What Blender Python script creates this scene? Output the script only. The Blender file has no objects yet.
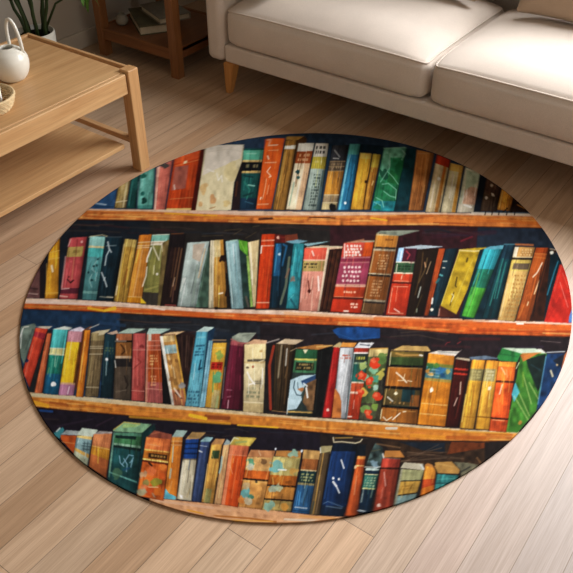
import bpy, bmesh, math, random
import numpy as np
from mathutils import Vector, Matrix

C = bpy.context.scene.collection
PI = math.pi
rnd = random.Random(7)

# ------------------------------------------------------------------ camera
F_PX, CEN = 775.0, 286.5
TH, AZ, CAM_H = math.radians(39.0), math.radians(35.7), 1.6
HD = Vector((-math.sin(AZ), math.cos(AZ), 0)); RT = Vector((math.cos(AZ), math.sin(AZ), 0)); UP = Vector((0, 0, 1))
FW = HD * math.cos(TH) - UP * math.sin(TH); CU = HD * math.sin(TH) + UP * math.cos(TH)
CAM = Vector((0, 0, CAM_H))
cd = bpy.data.cameras.new('camera'); cam = bpy.data.objects.new('camera', cd); C.objects.link(cam)
cd.sensor_fit = 'HORIZONTAL'; cd.sensor_width = 36.0; cd.lens = 36.0 * F_PX / 573.0; cd.clip_start = 0.02
cam.matrix_world = Matrix.Translation(CAM) @ Matrix((RT, CU, -FW)).transposed().to_4x4()
bpy.context.scene.camera = cam

def on_plane(px, py, z=0.0):
    r = RT * ((px - CEN) / F_PX) - CU * ((py - CEN) / F_PX) + FW
    return CAM + r * ((z - CAM_H) / r.z)

# ------------------------------------------------------------------ materials
def lin(h):
    h = h.lstrip('#'); v = [int(h[i:i + 2], 16) / 255 for i in (0, 2, 4)]
    return tuple(((c + 0.055) / 1.055) ** 2.4 if c > 0.04045 else c / 12.92 for c in v)

class NT:
    def __init__(s, name, rough=0.5, spec=0.4):
        s.m = bpy.data.materials.new(name); s.m.use_nodes = True; s.t = s.m.node_tree; s.t.nodes.clear()
        s.o = s.n('ShaderNodeOutputMaterial'); s.b = s.n('ShaderNodeBsdfPrincipled')
        s.l(s.b, 'BSDF', s.o, 'Surface'); s.b.inputs['Roughness'].default_value = rough
        s.b.inputs['Specular IOR Level'].default_value = spec
    def n(s, ty, **kw):
        x = s.t.nodes.new(ty)
        for k, v in kw.items(): setattr(x, k, v)
        return x
    def l(s, a, ao, b, bi): s.t.links.new(a.outputs[ao], b.inputs[bi])
    def noise(s, scale=(1, 1, 1), sc=5, det=3, rough=0.55, coord='Object', dist=0):
        tc = s.n('ShaderNodeTexCoord'); mp = s.n('ShaderNodeMapping'); mp.inputs['Scale'].default_value = scale
        s.l(tc, coord, mp, 'Vector'); nz = s.n('ShaderNodeTexNoise'); nz.inputs['Scale'].default_value = sc
        nz.inputs['Detail'].default_value = det; nz.inputs['Roughness'].default_value = rough
        nz.inputs['Distortion'].default_value = dist
        s.l(mp, 'Vector', nz, 'Vector'); return nz
    def ramp(s, src, out, stops):
        r = s.n('ShaderNodeValToRGB'); e = r.color_ramp.elements
        while len(e) < len(stops): e.new(0.5)
        for x, (p, c) in zip(e, stops): x.position = p; x.color = (*c, 1)
        s.l(src, out, r, 'Fac'); return r
    def mix(s, mode, fac, a, b):
        m = s.n('ShaderNodeMix', data_type='RGBA', blend_type=mode)
        m.inputs[0].default_value = fac
        for v, i in ((a, 6), (b, 7)):
            if isinstance(v, tuple): m.inputs[i].default_value = (*v, 1)
            else: s.t.links.new(v, m.inputs[i])
        return m.outputs[2]
    def bump(s, src, out, strength=0.2, dist=0.002):
        b = s.n('ShaderNodeBump'); b.inputs['Strength'].default_value = strength; b.inputs['Distance'].default_value = dist
        s.l(src, out, b, 'Height'); s.l(b, 'Normal', s.b, 'Normal')
    def base(s, sock): s.t.links.new(sock, s.b.inputs['Base Color']); return s.m

def mat_wood(name, c_dark, c_light, axis, rough=0.42, spec=0.4):
    """oak with long grain along one axis"""
    s = NT(name, rough, spec)
    sc = [14, 14, 14]; sc[axis] = 0.9
    a = s.noise(tuple(sc), 2.2, 4, 0.6, dist=0.6); sc2 = [60, 60, 60]; sc2[axis] = 2
    b = s.noise(tuple(sc2), 3, 2)
    r = s.ramp(a, 'Fac', [(0.3, lin(c_dark)), (0.7, lin(c_light))])
    r2 = s.ramp(b, 'Fac', [(0.3, (0.86, 0.84, 0.82)), (0.65, (1, 1, 1))])
    s.bump(b, 'Fac', 0.06, 0.001)
    return s.base(s.mix('MULTIPLY', 1.0, r.outputs['Color'], r2.outputs['Color']))

def mat_plain(name, c, rough=0.5, spec=0.4, var=0.08, sc=8, bump=0.0, bsc=200):
    s = NT(name, rough, spec); L = lin(c)
    a = s.noise((1, 1, 1), sc, 3)
    r = s.ramp(a, 'Fac', [(0.3, tuple(x * (1 - var) for x in L)), (0.7, tuple(min(1, x * (1 + var)) for x in L))])
    if bump: s.bump(s.noise((1, 1, 1), bsc, 2), 'Fac', bump, 0.002)
    return s.base(r.outputs['Color'])

def mat_fabric(name, c, var=0.06):
    s = NT(name, 0.9, 0.15); L = lin(c)
    tc = s.n('ShaderNodeTexCoord'); w = []
    a = s.noise((1, 1, 1), 420, 2); big = s.noise((1, 1, 1), 9, 2)
    r = s.ramp(a, 'Fac', [(0.3, tuple(x * 0.9 for x in L)), (0.7, tuple(min(1, x * 1.06) for x in L))])
    r2 = s.ramp(big, 'Fac', [(0.3, (1 - var,) * 3), (0.7, (1, 1, 1))])
    s.b.inputs['Sheen Weight'].default_value = 0.12; s.b.inputs['Sheen Roughness'].default_value = 0.5
    s.bump(a, 'Fac', 0.25, 0.001)
    return s.base(s.mix('MULTIPLY', 1.0, r.outputs['Color'], r2.outputs['Color']))

M = dict(
    oak_x=mat_wood('pale_oak_cross', '#c29262', '#dab07e', 0), oak_y=mat_wood('pale_oak_long', '#c39462', '#dcb380', 1),
    oak_z=mat_wood('pale_oak_upright', '#be8e5c', '#d8aa76', 2),
    dk_x=mat_wood('warm_oak_cross', '#75492a', '#925f38', 0), dk_y=mat_wood('warm_oak_long', '#6f4528', '#8c5a36', 1),
    dk_z=mat_wood('warm_oak_upright', '#7a4d2c', '#96643a', 2),
    leg_z=mat_wood('sofa_leg_oak', '#b87a3e', '#d29a58', 2),
    fabric=mat_fabric('oat_linen', '#dccfc2'), pillow=mat_fabric('tan_linen', '#b39a82'), pale=mat_fabric('ivory_linen', '#d6cebc'),
    glaze=mat_plain('white_glaze', '#e9e6da', 0.28, 0.5, 0.02), pot=mat_plain('matt_white_pot', '#d6d4c8', 0.6, 0.3, 0.04),
    soil=mat_plain('potting_soil', '#241a12', 0.95, 0.1, 0.4, 60, 0.6, 120),
    stem=mat_plain('dark_stem', '#2b3a1a', 0.6, 0.3, 0.2), leaf=mat_plain('green_leaf', '#4f7d2a', 0.45, 0.4, 0.25, 14),
    wicker=mat_plain('pale_wicker', '#d6bd92', 0.7, 0.2, 0.18, 90), wicker_in=mat_plain('brown_wicker', '#b08a5c', 0.75, 0.2, 0.22, 60),
    cup=mat_plain('white_cup', '#efece4', 0.3, 0.5, 0.02), dark=mat_plain('vase_inner_shade', '#1c1712', 0.8, 0.1),
    cover=mat_plain('olive_cloth_cover', '#5a5640', 0.7, 0.2, 0.12, 30), cover2=mat_plain('grey_cloth_cover', '#7a7464', 0.7, 0.2, 0.12, 30),
    paper=mat_plain('aged_paper', '#c4b79c', 0.85, 0.1, 0.08, 60), stone=mat_plain('grey_ceramic', '#8f897a', 0.6, 0.3, 0.1),
    wall=mat_plain('warm_grey_paint', '#b9b0a2', 0.85, 0.2, 0.03, 2), trim=mat_plain('skirting_paint', '#c2b9aa', 0.6, 0.3, 0.03, 3),
    frame=mat_plain('window_paint', '#e6e3dc', 0.5, 0.4, 0.02),
)

# ------------------------------------------------------------------ mesh helpers
def obj(name, bm, mat, parent=None, smooth=False, loc=None):
    me = bpy.data.meshes.new(name); bm.normal_update(); bm.to_mesh(me); bm.free()
    o = bpy.data.objects.new(name, me); C.objects.link(o)
    if mat: me.materials.append(mat)
    if smooth:
        for p in me.polygons: p.use_smooth = True
    if parent: o.parent = parent
    if loc: o.location = loc
    return o
def tag(o, label, cat, group=None):
    o['label'] = label; o['category'] = cat
    if group: o['group'] = group
    return o
def thing(name, label, cat, loc=(0, 0, 0), rz=0.0, group=None):
    o = bpy.data.objects.new(name, None); C.objects.link(o); o.location = loc; o.rotation_euler = (0, 0, rz)
    o.empty_display_size = 0.05
    return tag(o, label, cat, group)
def struct(name, bm, mat):
    o = obj(name, bm, mat); o['kind'] = 'structure'; return o

def box(bm, x0, x1, y0, y1, z0, z1, bev=0.0, seg=2):
    v = [bm.verts.new((x, y, z)) for x in (x0, x1) for y in (y0, y1) for z in (z0, z1)]
    fs = [bm.faces.new([v[i] for i in q]) for q in ((0, 1, 3, 2), (4, 6, 7, 5), (0, 4, 5, 1), (2, 3, 7, 6), (0, 2, 6, 4), (1, 5, 7, 3))]
    if bev:
        ed = list({e for f in fs for e in f.edges})
        bmesh.ops.bevel(bm, geom=ed, offset=bev, segments=seg, profile=0.5, affect='EDGES')
    return bm
def boxes(*bs, bev=0.0):
    bm = bmesh.new()
    for b in bs: box(bm, *b, bev=bev)
    return bm
def taper_leg(bm, top, bot, ht, hb, bev=0.003):
    """square leg from a top centre to a bottom centre, half sizes ht and hb"""
    v = []
    for (c, h) in ((bot, hb), (top, ht)):
        for sx, sy in ((-1, -1), (1, -1), (1, 1), (-1, 1)): v.append(bm.verts.new((c[0] + sx * h, c[1] + sy * h, c[2])))
    fs = [bm.faces.new([v[i] for i in q]) for q in ((3, 2, 1, 0), (4, 5, 6, 7), (0, 1, 5, 4), (1, 2, 6, 5), (2, 3, 7, 6), (3, 0, 4, 7))]
    bmesh.ops.bevel(bm, geom=list({e for f in fs for e in f.edges}), offset=bev, segments=2, affect='EDGES')
    return bm
def tube(bm, pts, rads, n=10, closed=False):
    pts = [Vector(p) for p in pts]
    if not hasattr(rads, '__len__'): rads = [rads] * len(pts)
    rings = []; prev = None; L = len(pts)
    for i, p in enumerate(pts):
        a = pts[(i - 1) % L] if (i or closed) else p; b = pts[(i + 1) % L] if (i < L - 1 or closed) else p
        t = (b - a).normalized()
        if prev is None:
            prev = t.orthogonal().normalized()
        u = (prev - t * prev.dot(t)).normalized(); prev = u; w = t.cross(u)
        rings.append([bm.verts.new(p + (u * math.cos(k * 2 * PI / n) + w * math.sin(k * 2 * PI / n)) * rads[i]) for k in range(n)])
    for i in range(L if closed else L - 1):
        A, B = rings[i], rings[(i + 1) % L]
        for k in range(n): bm.faces.new((A[k], A[(k + 1) % n], B[(k + 1) % n], B[k]))
    if not closed:
        bm.faces.new(rings[0][::-1]); bm.faces.new(rings[-1])
    return bm
def lathe(bm, prof, n=48, cap=True):
    rings = [[bm.verts.new((r * math.cos(k * 2 * PI / n), r * math.sin(k * 2 * PI / n), z)) for k in range(n)] for r, z in prof]
    for A, B in zip(rings, rings[1:]):
        for k in range(n): bm.faces.new((A[k], A[(k + 1) % n], B[(k + 1) % n], B[k]))
    if cap:
        bm.faces.new(rings[0][::-1]); bm.faces.new(rings[-1])
    return bm
def cushion_point(p, hx, hy, hz, r, fn):
    """p in [-1,1]^3 on a cube surface -> a rounded box, then a shaping function"""
    P = Vector((p[0] * hx, p[1] * hy, p[2] * hz))
    q = Vector((max(-hx + r, min(hx - r, P.x)), max(-hy + r, min(hy - r, P.y)), max(-hz + r, min(hz - r, P.z))))
    d = P - q
    if d.length > 1e-9: P = q + d.normalized() * r
    return fn(P) if fn else P
def soft_box(hx, hy, hz, r, fn=None, n=16, m=6):
    bm = bmesh.new(); cache = {}
    def ticks(h):
        e = [-1 + (r / h) * (i / m) for i in range(m)] ; e = e + [-1 + r / h + (2 - 2 * r / h) * i / n for i in range(n + 1)]
        e = e + [1 - (r / h) * (1 - (i + 1) / m) for i in range(m)]
        return e
    T = (ticks(hx), ticks(hy), ticks(hz))
    def V(p):
        k = tuple(round(c, 6) for c in p)
        if k not in cache: cache[k] = bm.verts.new(cushion_point(p, hx, hy, hz, r, fn))
        return cache[k]
    for ax in range(3):
        a, b = [i for i in range(3) if i != ax]
        for s in (-1, 1):
            for i in range(len(T[a]) - 1):
                for j in range(len(T[b]) - 1):
                    q = []
                    for (ii, jj) in ((i, j), (i + 1, j), (i + 1, j + 1), (i, j + 1)):
                        p = [0, 0, 0]; p[ax] = s; p[a] = T[a][ii]; p[b] = T[b][jj]; q.append(V(p))
                    if len(set(q)) == 4:
                        try: bm.faces.new(q)
                        except ValueError: pass
    bmesh.ops.recalc_face_normals(bm, faces=bm.faces)
    return bm

# ------------------------------------------------------------------ room
WX, WY = -3.205, 3.70         # left wall and back wall planes
def build_floor():
    bm = bmesh.new(); col = bm.loops.layers.float_color.new('board')
    r = random.Random(21); w = 0.098; gap = 0.0009
    base = lin('#c5a88c')
    tones = {-1.225: '#b39375', -0.931: '#b59577', -0.343: '#b8a294', -1.519: '#bd9c7e', -0.637: '#c4a588', -1.813: '#ba9878', -2.107: '#bf9c7c', -0.147: '#aa9b92', -0.049: '#a4968e', 0.049: '#a09188', -0.245: '#b09e92', -0.441: '#bda692'}  # right-hand boards greyed and toned down to offset the strong window light
    k0 = int(math.floor((WX + 0.147) / w)); 
    def quad(x0, x1, y0, y1, c):
        f = bm.faces.new([bm.verts.new(p) for p in ((x0, y0, 0), (x1, y0, 0), (x1, y1, 0), (x0, y1, 0))])
        for l in f.loops: l[col] = (*c, 1)
    for k in range(k0, 28):
        x0 = -0.147 + k * w; x1 = x0 + w
        y = -1.6 - r.random() * 2.0
        tone = None
        for t, h in tones.items():
            if abs(x0 - t) < 0.02: tone = lin(h)
        while y < WY + 0.05:
            L = 2.6 + r.random() * 1.2
            s = 1 + r.uniform(-0.07, 0.06); hue = r.uniform(-0.03, 0.03)
            c = tuple(b * s * (1 + hue * d) for b, d in zip(base, (1, 0, -1)))
            if tone and y < 1.6: c = tone
            dk = tuple(v * 0.38 for v in base)
            quad(x0 + gap, x1 - gap, y + gap, y + L - gap, c)
            quad(x1 - gap, x1 + gap, y, y + L, dk); quad(x0 + gap, x1 - gap, y + L - gap, y + L + gap, dk)
            y += L
    box(bm, WX - 0.1, 2.7, -2.9, WY + 1.9, -0.06, -0.002)
    s = NT('oak_boards', 0.42, 0.4)
    at = s.n('ShaderNodeAttribute', attribute_name='board')
    a = s.noise((26, 1.1, 1), 2.0, 5, 0.65, dist=0.5); b = s.noise((170, 3, 1), 2.0, 3, 0.6); c = s.noise((1.2, 0.5, 1), 2.0, 2)
    ra = s.ramp(a, 'Fac', [(0.28, (0.80, 0.77, 0.73)), (0.62, (1.04, 1.04, 1.04))])
    rb = s.ramp(b, 'Fac', [(0.32, (0.84, 0.82, 0.80)), (0.62, (1.03, 1.03, 1.03))])
    rc = s.ramp(c, 'Fac', [(0.3, (0.95, 0.94, 0.92)), (0.7, (1.03, 1.03, 1.03))])
    x = s.mix('MULTIPLY', 1, at.outputs['Color'], ra.outputs['Color']); x = s.mix('MULTIPLY', 1, x, rb.outputs['Color'])
    x = s.mix('MULTIPLY', 1, x, rc.outputs['Color'])
    s.bump(b, 'Fac', 0.10, 0.0006); s.base(x)
    struct('floor', bm, s.m)
build_floor()
struct('wall_left', boxes((WX - 0.1, WX, -2.9, WY + 0.1, 0, 2.75)), M['wall'])
struct('unseen_ceiling', boxes((WX - 0.1, 2.7, -2.9, WY + 0.1, 2.75, 2.85)), M['wall'])  # out of view, added to cut the ambient light in the back corner
WIN = (-1.2, 1.6, 0.95, 2.6)
x0, x1, z0, z1 = WIN
struct('wall_back', boxes((WX, x0, WY, WY + 0.1, 0, 2.75), (x1, 2.7, WY, WY + 0.1, 0, 2.75), (x0, x1, WY, WY + 0.1, 0, z0), (x0, x1, WY, WY + 0.1, z1, 2.75)), M['wall'])
fr = [(x0, x1, WY + 0.02, WY + 0.08, z0, z0 + 0.05), (x0, x1, WY + 0.02, WY + 0.08, z1 - 0.05, z1), (x0, x0 + 0.05, WY + 0.02, WY + 0.08, z0 + 0.05, z1 - 0.05), (x1 - 0.05, x1, WY + 0.02, WY + 0.08, z0 + 0.05, z1 - 0.05), ((x0 + x1) / 2 - 0.025, (x0 + x1) / 2 + 0.025, WY + 0.02, WY + 0.08, z0 + 0.05, z1 - 0.05)]
struct('unseen_window_1', boxes(*fr), M['frame'])  # out of view, guessed and added for daylight from behind the sofa
struct('baseboard_left', boxes((WX, WX + 0.014, -2.9, WY, 0, 0.088), bev=0.003), M['trim'])
struct('baseboard_back', boxes((WX + 0.014, 2.7, WY - 0.014, WY, 0, 0.088), bev=0.003), M['trim'])

# ------------------------------------------------------------------ sofa
SX0, SX1, SY = -2.25, -0.19, 2.637
SPLIT = -1.222
sofa = thing('sofa', 'wide oat-coloured linen two-seat sofa on splayed wooden legs along the rug', 'sofa', ((SX0 + SX1) / 2, 3.1, 0))
ox, oy = (SX0 + SX1) / 2, 3.1
def L_(x, y, z): return (x - ox, y - oy, z)
def soft_part(name, x0, x1, y0, y1, z0, z1, r, fn=None, parent=sofa, mat=None, n=16, rot=None):
    bm = soft_box((x1 - x0) / 2, (y1 - y0) / 2, (z1 - z0) / 2, r, fn, n)
    o = obj(name, bm, mat or M['fabric'], parent, True, L_((x0 + x1) / 2, (y0 + y1) / 2, (z0 + z1) / 2))
    if rot: o.rotation_euler = rot
    return o
soft_part('base', SX0 + 0.002, SX1 - 0.002, SY, 3.55, 0.146, 0.228, 0.012, n=4)
for (a, b) in ((SX0 - 0.098, SX0), (SX1, SX1 + 0.098)):
    soft_part('arm', a, b, SY - 0.012, 3.60, 0.142, 0.585, 0.034, n=8)
soft_part('backrest', SX0 + 0.002, SX1 - 0.002, 3.47, 3.62, 0.23, 0.80, 0.04, n=8)
def seat_shape(hx, hy, hz):
    def f(P):
        u, v = P.x / hx, (P.y + hy) / (2 * hy)
        g = max(0.0, 1 - abs(u) ** 5) ** 0.8 * (1 - (1 - max(0.0, min(1.0, v / 0.30))) ** 2.6) * max(0.0, 1 - max(0, (v - 0.55) / 0.45) ** 2 * 0.55)
        t = (P.z + hz) / (2 * hz)
        front = 0.008 * math.sin(PI * t) * (1 if v < 0.05 else 0) * (1 - abs(u) ** 6)
        wob = 0.003 * math.sin(u * 5 + 1) * math.sin(v * 6)
        cr = max(0.0, (abs(P.x) - (hx - 0.075)) / 0.075) ** 2.2; fz = max(0.0, 1 - v / 0.16)
        bow = 0.010 * (1 - abs(u) ** 4) * math.sin(PI * min(1, t)) * fz          # the front face bulges and its corners are round
        low = 0.012 * cr * (1 - t) * fz
        sag = -0.010 * cr * t * fz
        return Vector((P.x - math.copysign(0.004 * cr * fz, P.x), P.y - front - bow + 0.026 * cr * fz, P.z + low + sag + t * (0.060 * g + wob * g)))
    return f
for (a, b) in ((SX0 + 0.003, SPLIT - 0.003), (SPLIT + 0.003, SX1 - 0.003)):
    y0_, y1_, za, zb, r = SY - 0.004, 3.40, 0.230, 0.386, 0.030
    hx, hy, hz = (b - a) / 2, (y1_ - y0_) / 2, (zb - za) / 2
    fn = seat_shape(hx, hy, hz)
    c = soft_part('seat_cushion', a, b, y0_, y1_, za, zb, r, fn, n=22)
    pts = []
    rim = 0.7071
    def rimpt(x, y):
        return None
    # piping follows the upper rim: front, then both sides
    k = r * (1 - 0.60)
    loop = []
    for i in range(25): loop.append((-hx + k, hy - r - (2 * hy - 2 * r) * i / 24))
    for i in range(1, 9):
        t = PI / 2 * i / 8; loop.append((-hx + r - (r - k) * math.cos(t), -hy + r - (r - k) * math.sin(t)))
    for i in range(1, 40): loop.append((-hx + r + (2 * hx - 2 * r) * i / 40, -hy + k))
    for i in range(0, 9):
        t = PI / 2 * i / 8; loop.append((hx - r + (r - k) * math.sin(t), -hy + r - (r - k) * math.cos(t)))
    for i in range(1, 25): loop.append((hx - k, -hy + r + (2 * hy - 2 * r) * i / 24))
    P3 = [fn(Vector((x, y, hz - r * 0.16))) for x, y in loop]
    obj('piping', tube(bmesh.new(), P3, 0.0042, 8), M['fabric'], c, True)
def back_shape(hx, hy, hz):
    def f(P):
        u, w = P.x / hx, P.z / hz
        s = -1 if P.y < 0 else 1
        return Vector((P.x, P.y + s * 0.04 * (1 - u ** 4) * (1 - w ** 4), P.z))
    return f
for (a, b) in ((SX0 + 0.004, SPLIT - 0.004), (SPLIT + 0.004, SX1 - 0.004)):
    hx, hy, hz = (b - a) / 2, 0.06, 0.19
    soft_part('back_cushion', a, b, 3.375, 3.495, 0.435, 0.815, 0.05, back_shape(hx, hy, hz), n=14, rot=(math.radians(-9), 0, 0))
for x, sx in ((SX0 + 0.032, -1), (SX1 - 0.032, 1)):
    for y, sy in ((2.652, -1), (3.52, 1)):
        bm = taper_leg(bmesh.new(), L_(x, y, 0.148), L_(x + sx * 0.010, y + sy * 0.014, 0.0), 0.029, 0.0135)
        obj('leg', bm, M['leg_z'], sofa)

# throw pillows on the seat
def pillow(name, label, loc, rot, w, h, t, mat):
    def fn(P):
        u, v = P.x / (w / 2), P.z / (h / 2)
        k = max(0.0, (1 - abs(u) ** 2.6)) ** 0.5 * max(0.0, (1 - abs(v) ** 2.6)) ** 0.5
        pinch = 1 - 0.05 * (1 - u * u) * v * v * 0 
        sx = 1 - 0.06 * (1 - abs(v) ** 2); sz = 1 - 0.06 * (1 - abs(u) ** 2)
        wr = 0.006 * math.sin(7 * u + 3 * v) * k
        return Vector((P.x * sx, P.y / 0.02 * (0.008 + t / 2 * k) + wr, P.z * sz))
    bm = soft_box(w / 2, 0.02, h / 2, 0.012, fn, 20, 3)
    o = obj(name, bm, mat, None, True, loc); o.rotation_euler = rot
    return tag(o, label, 'pillow')
pillow('throw_pillow', 'tan linen throw pillow on the right sofa cushion', (-0.885, 3.245, 0.626), (math.radians(-15), 0.05, math.radians(4)), 0.44, 0.37, 0.10, M['pillow'])
pillow('throw_pillow', 'tan throw pillow leaning at the inner back corner of the left sofa cushion', (-1.52, 3.255, 0.625), (math.radians(-14), -0.05, math.radians(-4)), 0.44, 0.37, 0.10, M['pillow'])
pillow('throw_pillow', 'pale ivory throw pillow leaning on the left sofa arm', (-2.108, 2.885, 0.626), (math.radians(-13), 0, math.radians(90)), 0.36, 0.36, 0.09, M['pale'])

# ------------------------------------------------------------------ coffee table
TX0, TX1, TY0, TY1 = -2.665, -2.05, 0.72, 1.908
tab = thing('coffee_table', 'pale oak coffee table with a low shelf, carrying the white vase', 'table', ((TX0 + TX1) / 2, (TY0 + TY1) / 2, 0))
cx, cy = (TX0 + TX1) / 2, (TY0 + TY1) / 2
def tb(name, mat, *bs, bev=0.002): return obj(name, boxes(*[(b[0] - cx, b[1] - cx, b[2] - cy, b[3] - cy, b[4], b[5]) for b in bs], bev=bev), mat, tab)
lw, ld = 0.047, 0.052
for x in (TX0, TX1 - lw):
    for y in (TY0, TY1 - ld): tb('leg', M['oak_z'], (x, x + lw, y, y + ld, 0, 0.424 if x > TX0 else 0.344), bev=0.004)
tb('tabletop', M['oak_y'], (TX0 + 0.026, TX1 - 0.030, TY0 + 0.022, TY1 - 0.029, 0.394, 0.413))
tb('edge_rail', M['oak_x'], (TX0 + 0.002, TX1 - lw, TY1 - 0.016, TY1 - 0.002, 0.345, 0.419))
tb('edge_rail', M['oak_x'], (TX0 + 0.002, TX1 - lw, TY0 + 0.002, TY0 + 0.016, 0.345, 0.419))
tb('edge_rail', M['oak_y'], (TX0 + 0.002, TX0 + 0.018, TY0 + 0.017, TY1 - 0.017, 0.345, 0.419))
tb('apron', M['oak_y'], (TX1 - 0.026, TX1 - 0.008, TY0 + ld + 0.004, TY1 - ld - 0.005, 0.336, 0.4135), bev=0.0035)
tb('shelf', M['oak_y'], (TX0 + 0.03, TX1 - 0.036, TY0 + 0.05, TY1 - 0.088, 0.112, 0.130))
for y in (TY1 - 0.050, TY0 + 0.026): tb('shelf_rail', M['oak_x'], (TX0 + lw, TX1 - lw, y, y + 0.024, 0.118, 0.140))

# ring-handled vase
VC = on_plane(13.5, 78.5, 0.4135)
vase = thing('vase', 'round white ceramic vase with a tall ring handle on the coffee table', 'vase', VC)
prof = [(0.030, 0.0), (0.042, 0.002), (0.053, 0.013), (0.063, 0.034), (0.0675, 0.058), (0.0655, 0.080), (0.056, 0.099), (0.0415, 0.111), (0.0295, 0.1165), (0.025, 0.118), (0.0225, 0.1160), (0.023, 0.110), (0.030, 0.098), (0.036, 0.08), (0.03, 0.05), (0.01, 0.04)]
def smooth_prof(p, n=4):
    out = []
    for i in range(len(p) - 1):
        a, b, c, d = p[max(i - 1, 0)], p[i], p[i + 1], p[min(i + 2, len(p) - 1)]
        for k in range(n):
            t = k / n
            out.append(tuple(0.5 * ((2 * b[j]) + (-a[j] + c[j]) * t + (2 * a[j] - 5 * b[j] + 4 * c[j] - d[j]) * t * t + (-a[j] + 3 * b[j] - 3 * c[j] + d[j]) * t ** 3) for j in (0, 1)))
    return out + [p[-1]]
obj('body', lathe(bmesh.new(), smooth_prof(prof)), M['glaze'], vase, True)
bm = bmesh.new(); lathe(bm, [(0.002, 0.046), (0.028, 0.047), (0.030, 0.050), (0.002, 0.052)], 24); obj('inner_shade', bm, M['dark'], vase)  # dark disc stands in for the shade inside the white vase
hp = []
A_, B_ = HD * 0.033 + RT * 0.002, RT * 0.054 + HD * 0.004    # the two roots of the handle
A_.z, B_.z = 0.110, 0.096
for i in range(33):
    t = i / 32; a = PI * t
    p = A_ * (0.5 + 0.5 * math.cos(a)) + B_ * (0.5 - 0.5 * math.cos(a))
    p = p + Vector((0, 0, 1)) * (0.106 * math.sin(a) ** 0.75) + (-RT * 0.002) * math.sin(a)
    hp.append(p)
obj('handle', tube(bmesh.new(), hp, 0.0062, 12), M['glaze'], vase, True)

# woven basket with a cup in it
BC = on_plane(-11.0, 109.0, 0.4135)
bk = thing('basket', 'small round woven basket with a pale rim at the left of the coffee table', 'basket', BC)
R0 = 0.090
bm = bmesh.new()
nn = 60
for lay in range(6):
    z = 0.004 + lay * 0.0075; r = R0 * (0.80 + 0.20 * (lay / 5) ** 0.7)
    pts = [((r + 0.0016 * math.cos(PI * k + PI * lay)) * math.cos(2 * PI * k / nn), (r + 0.0016 * math.cos(PI * k + PI * lay)) * math.sin(2 * PI * k / nn), z) for k in range(nn)]
    tube(bm, pts, 0.0042, 6, True)
obj('wall', bm, M['wicker'], bk, True)
bm = bmesh.new(); tube(bm, [(R0 * 1.01 * math.cos(2 * PI * k / 48), R0 * 1.01 * math.sin(2 * PI * k / 48), 0.048) for k in range(48)], 0.0052, 10, True)
obj('rim', bm, M['wicker'], bk, True)
bm = lathe(bmesh.new(), [(0.001, 0.0), (R0 * 0.78, 0.0), (R0 * 0.79, 0.008), (0.001, 0.008)], 40); obj('bottom', bm, M['wicker_in'], bk)
cup = thing('cup', 'small white cup standing inside the woven basket', 'cup', BC + RT * 0.020 + HD * 0.012 + Vector((0, 0, 0.0085)))
bm = lathe(bmesh.new(), [(0.001, 0), (0.022, 0), (0.027, 0.02), (0.029, 0.072), (0.0265, 0.072), (0.0245, 0.02), (0.001, 0.006)], 32, False)
obj('body', bm, M['cup'], cup, True)
bm = tube(bmesh.new(), [(0.026 - 0.001, 0, 0.05), (0.038, 0, 0.05), (0.044, 0, 0.036), (0.038, 0, 0.02), (0.0255, 0, 0.018)], 0.0036, 8)
obj('handle', bm, M['cup'], cup, True)

# ------------------------------------------------------------------ side table
QX0, QX1, QY0, QY1 = -3.065, -2.518, 2.600, 3.09
sd = thing('side_table', 'brown oak side table between the sofa arm and the wall', 'table', ((QX0 + QX1) / 2, (QY0 + QY1) / 2, 0))
sx_, sy_ = (QX0 + QX1) / 2, (QY0 + QY1) / 2
def sb(name, mat, *bs, bev=0.002): return obj(name, boxes(*[(b[0] - sx_, b[1] - sx_, b[2] - sy_, b[3] - sy_, b[4], b[5]) for b in bs], bev=bev), mat, sd)
w = 0.048
for x in (QX0, QX1 - w):
    for y in (QY0, QY1 - w): sb('leg', M['dk_z'], (x, x + w, y, y + w, 0, 0.52), bev=0.003)
sb('shelf', M['dk_y'], (QX0 + 0.012, QX1 - 0.012, QY0 + 0.022, QY1 - 0.022, 0.122, 0.140))
for y in (QY0 + 0.004, QY1 - 0.024): sb('rail', M['dk_x'], (QX0 + w, QX1 - w, y, y + 0.018, 0.088, 0.145))
for x in (QX0 + 0.004, QX1 - 0.022): sb('rail', M['dk_y'], (x, x + 0.018 - 0.008, QY0 + w, QY1 - w, 0.088, 0.145))
sb('tabletop', M['dk_y'], (QX0 - 0.012, QX1 + 0.012, QY0 - 0.012, QY1 + 0.012, 0.5205, 0.545))

# things on its shelf
def flat_book(label, loc, rot, w, l, t, cov):
    b = thing('book', label, 'book', loc, 0.0, 'books on the side table shelf'); b.rotation_euler = rot
    obj('cover', boxes((-w / 2, w / 2, -l / 2, l / 2, 0, 0.004), (-w / 2, w / 2, -l / 2, l / 2, t - 0.004, t), (-w / 2, -w / 2 + 0.005, -l / 2, l / 2, 0.004, t - 0.004)), cov, b)
    obj('pages', boxes((-w / 2 + 0.005, w / 2 - 0.006, -l / 2 + 0.006, l / 2 - 0.006, 0.004, t - 0.004)), M['paper'], b)
    return b
flat_book('thick olive clothbound book, lower of the two lying on the side table shelf', (-2.86, 2.81, 0.1405), (0, 0, math.radians(236)), 0.20, 0.28, 0.045, M['cover'])
flat_book('grey-brown clothbound book lying on top of the thick olive book', (-2.815, 2.855, 0.186), (0, 0, math.radians(248)), 0.17, 0.24, 0.03, M['cover2'])
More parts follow.
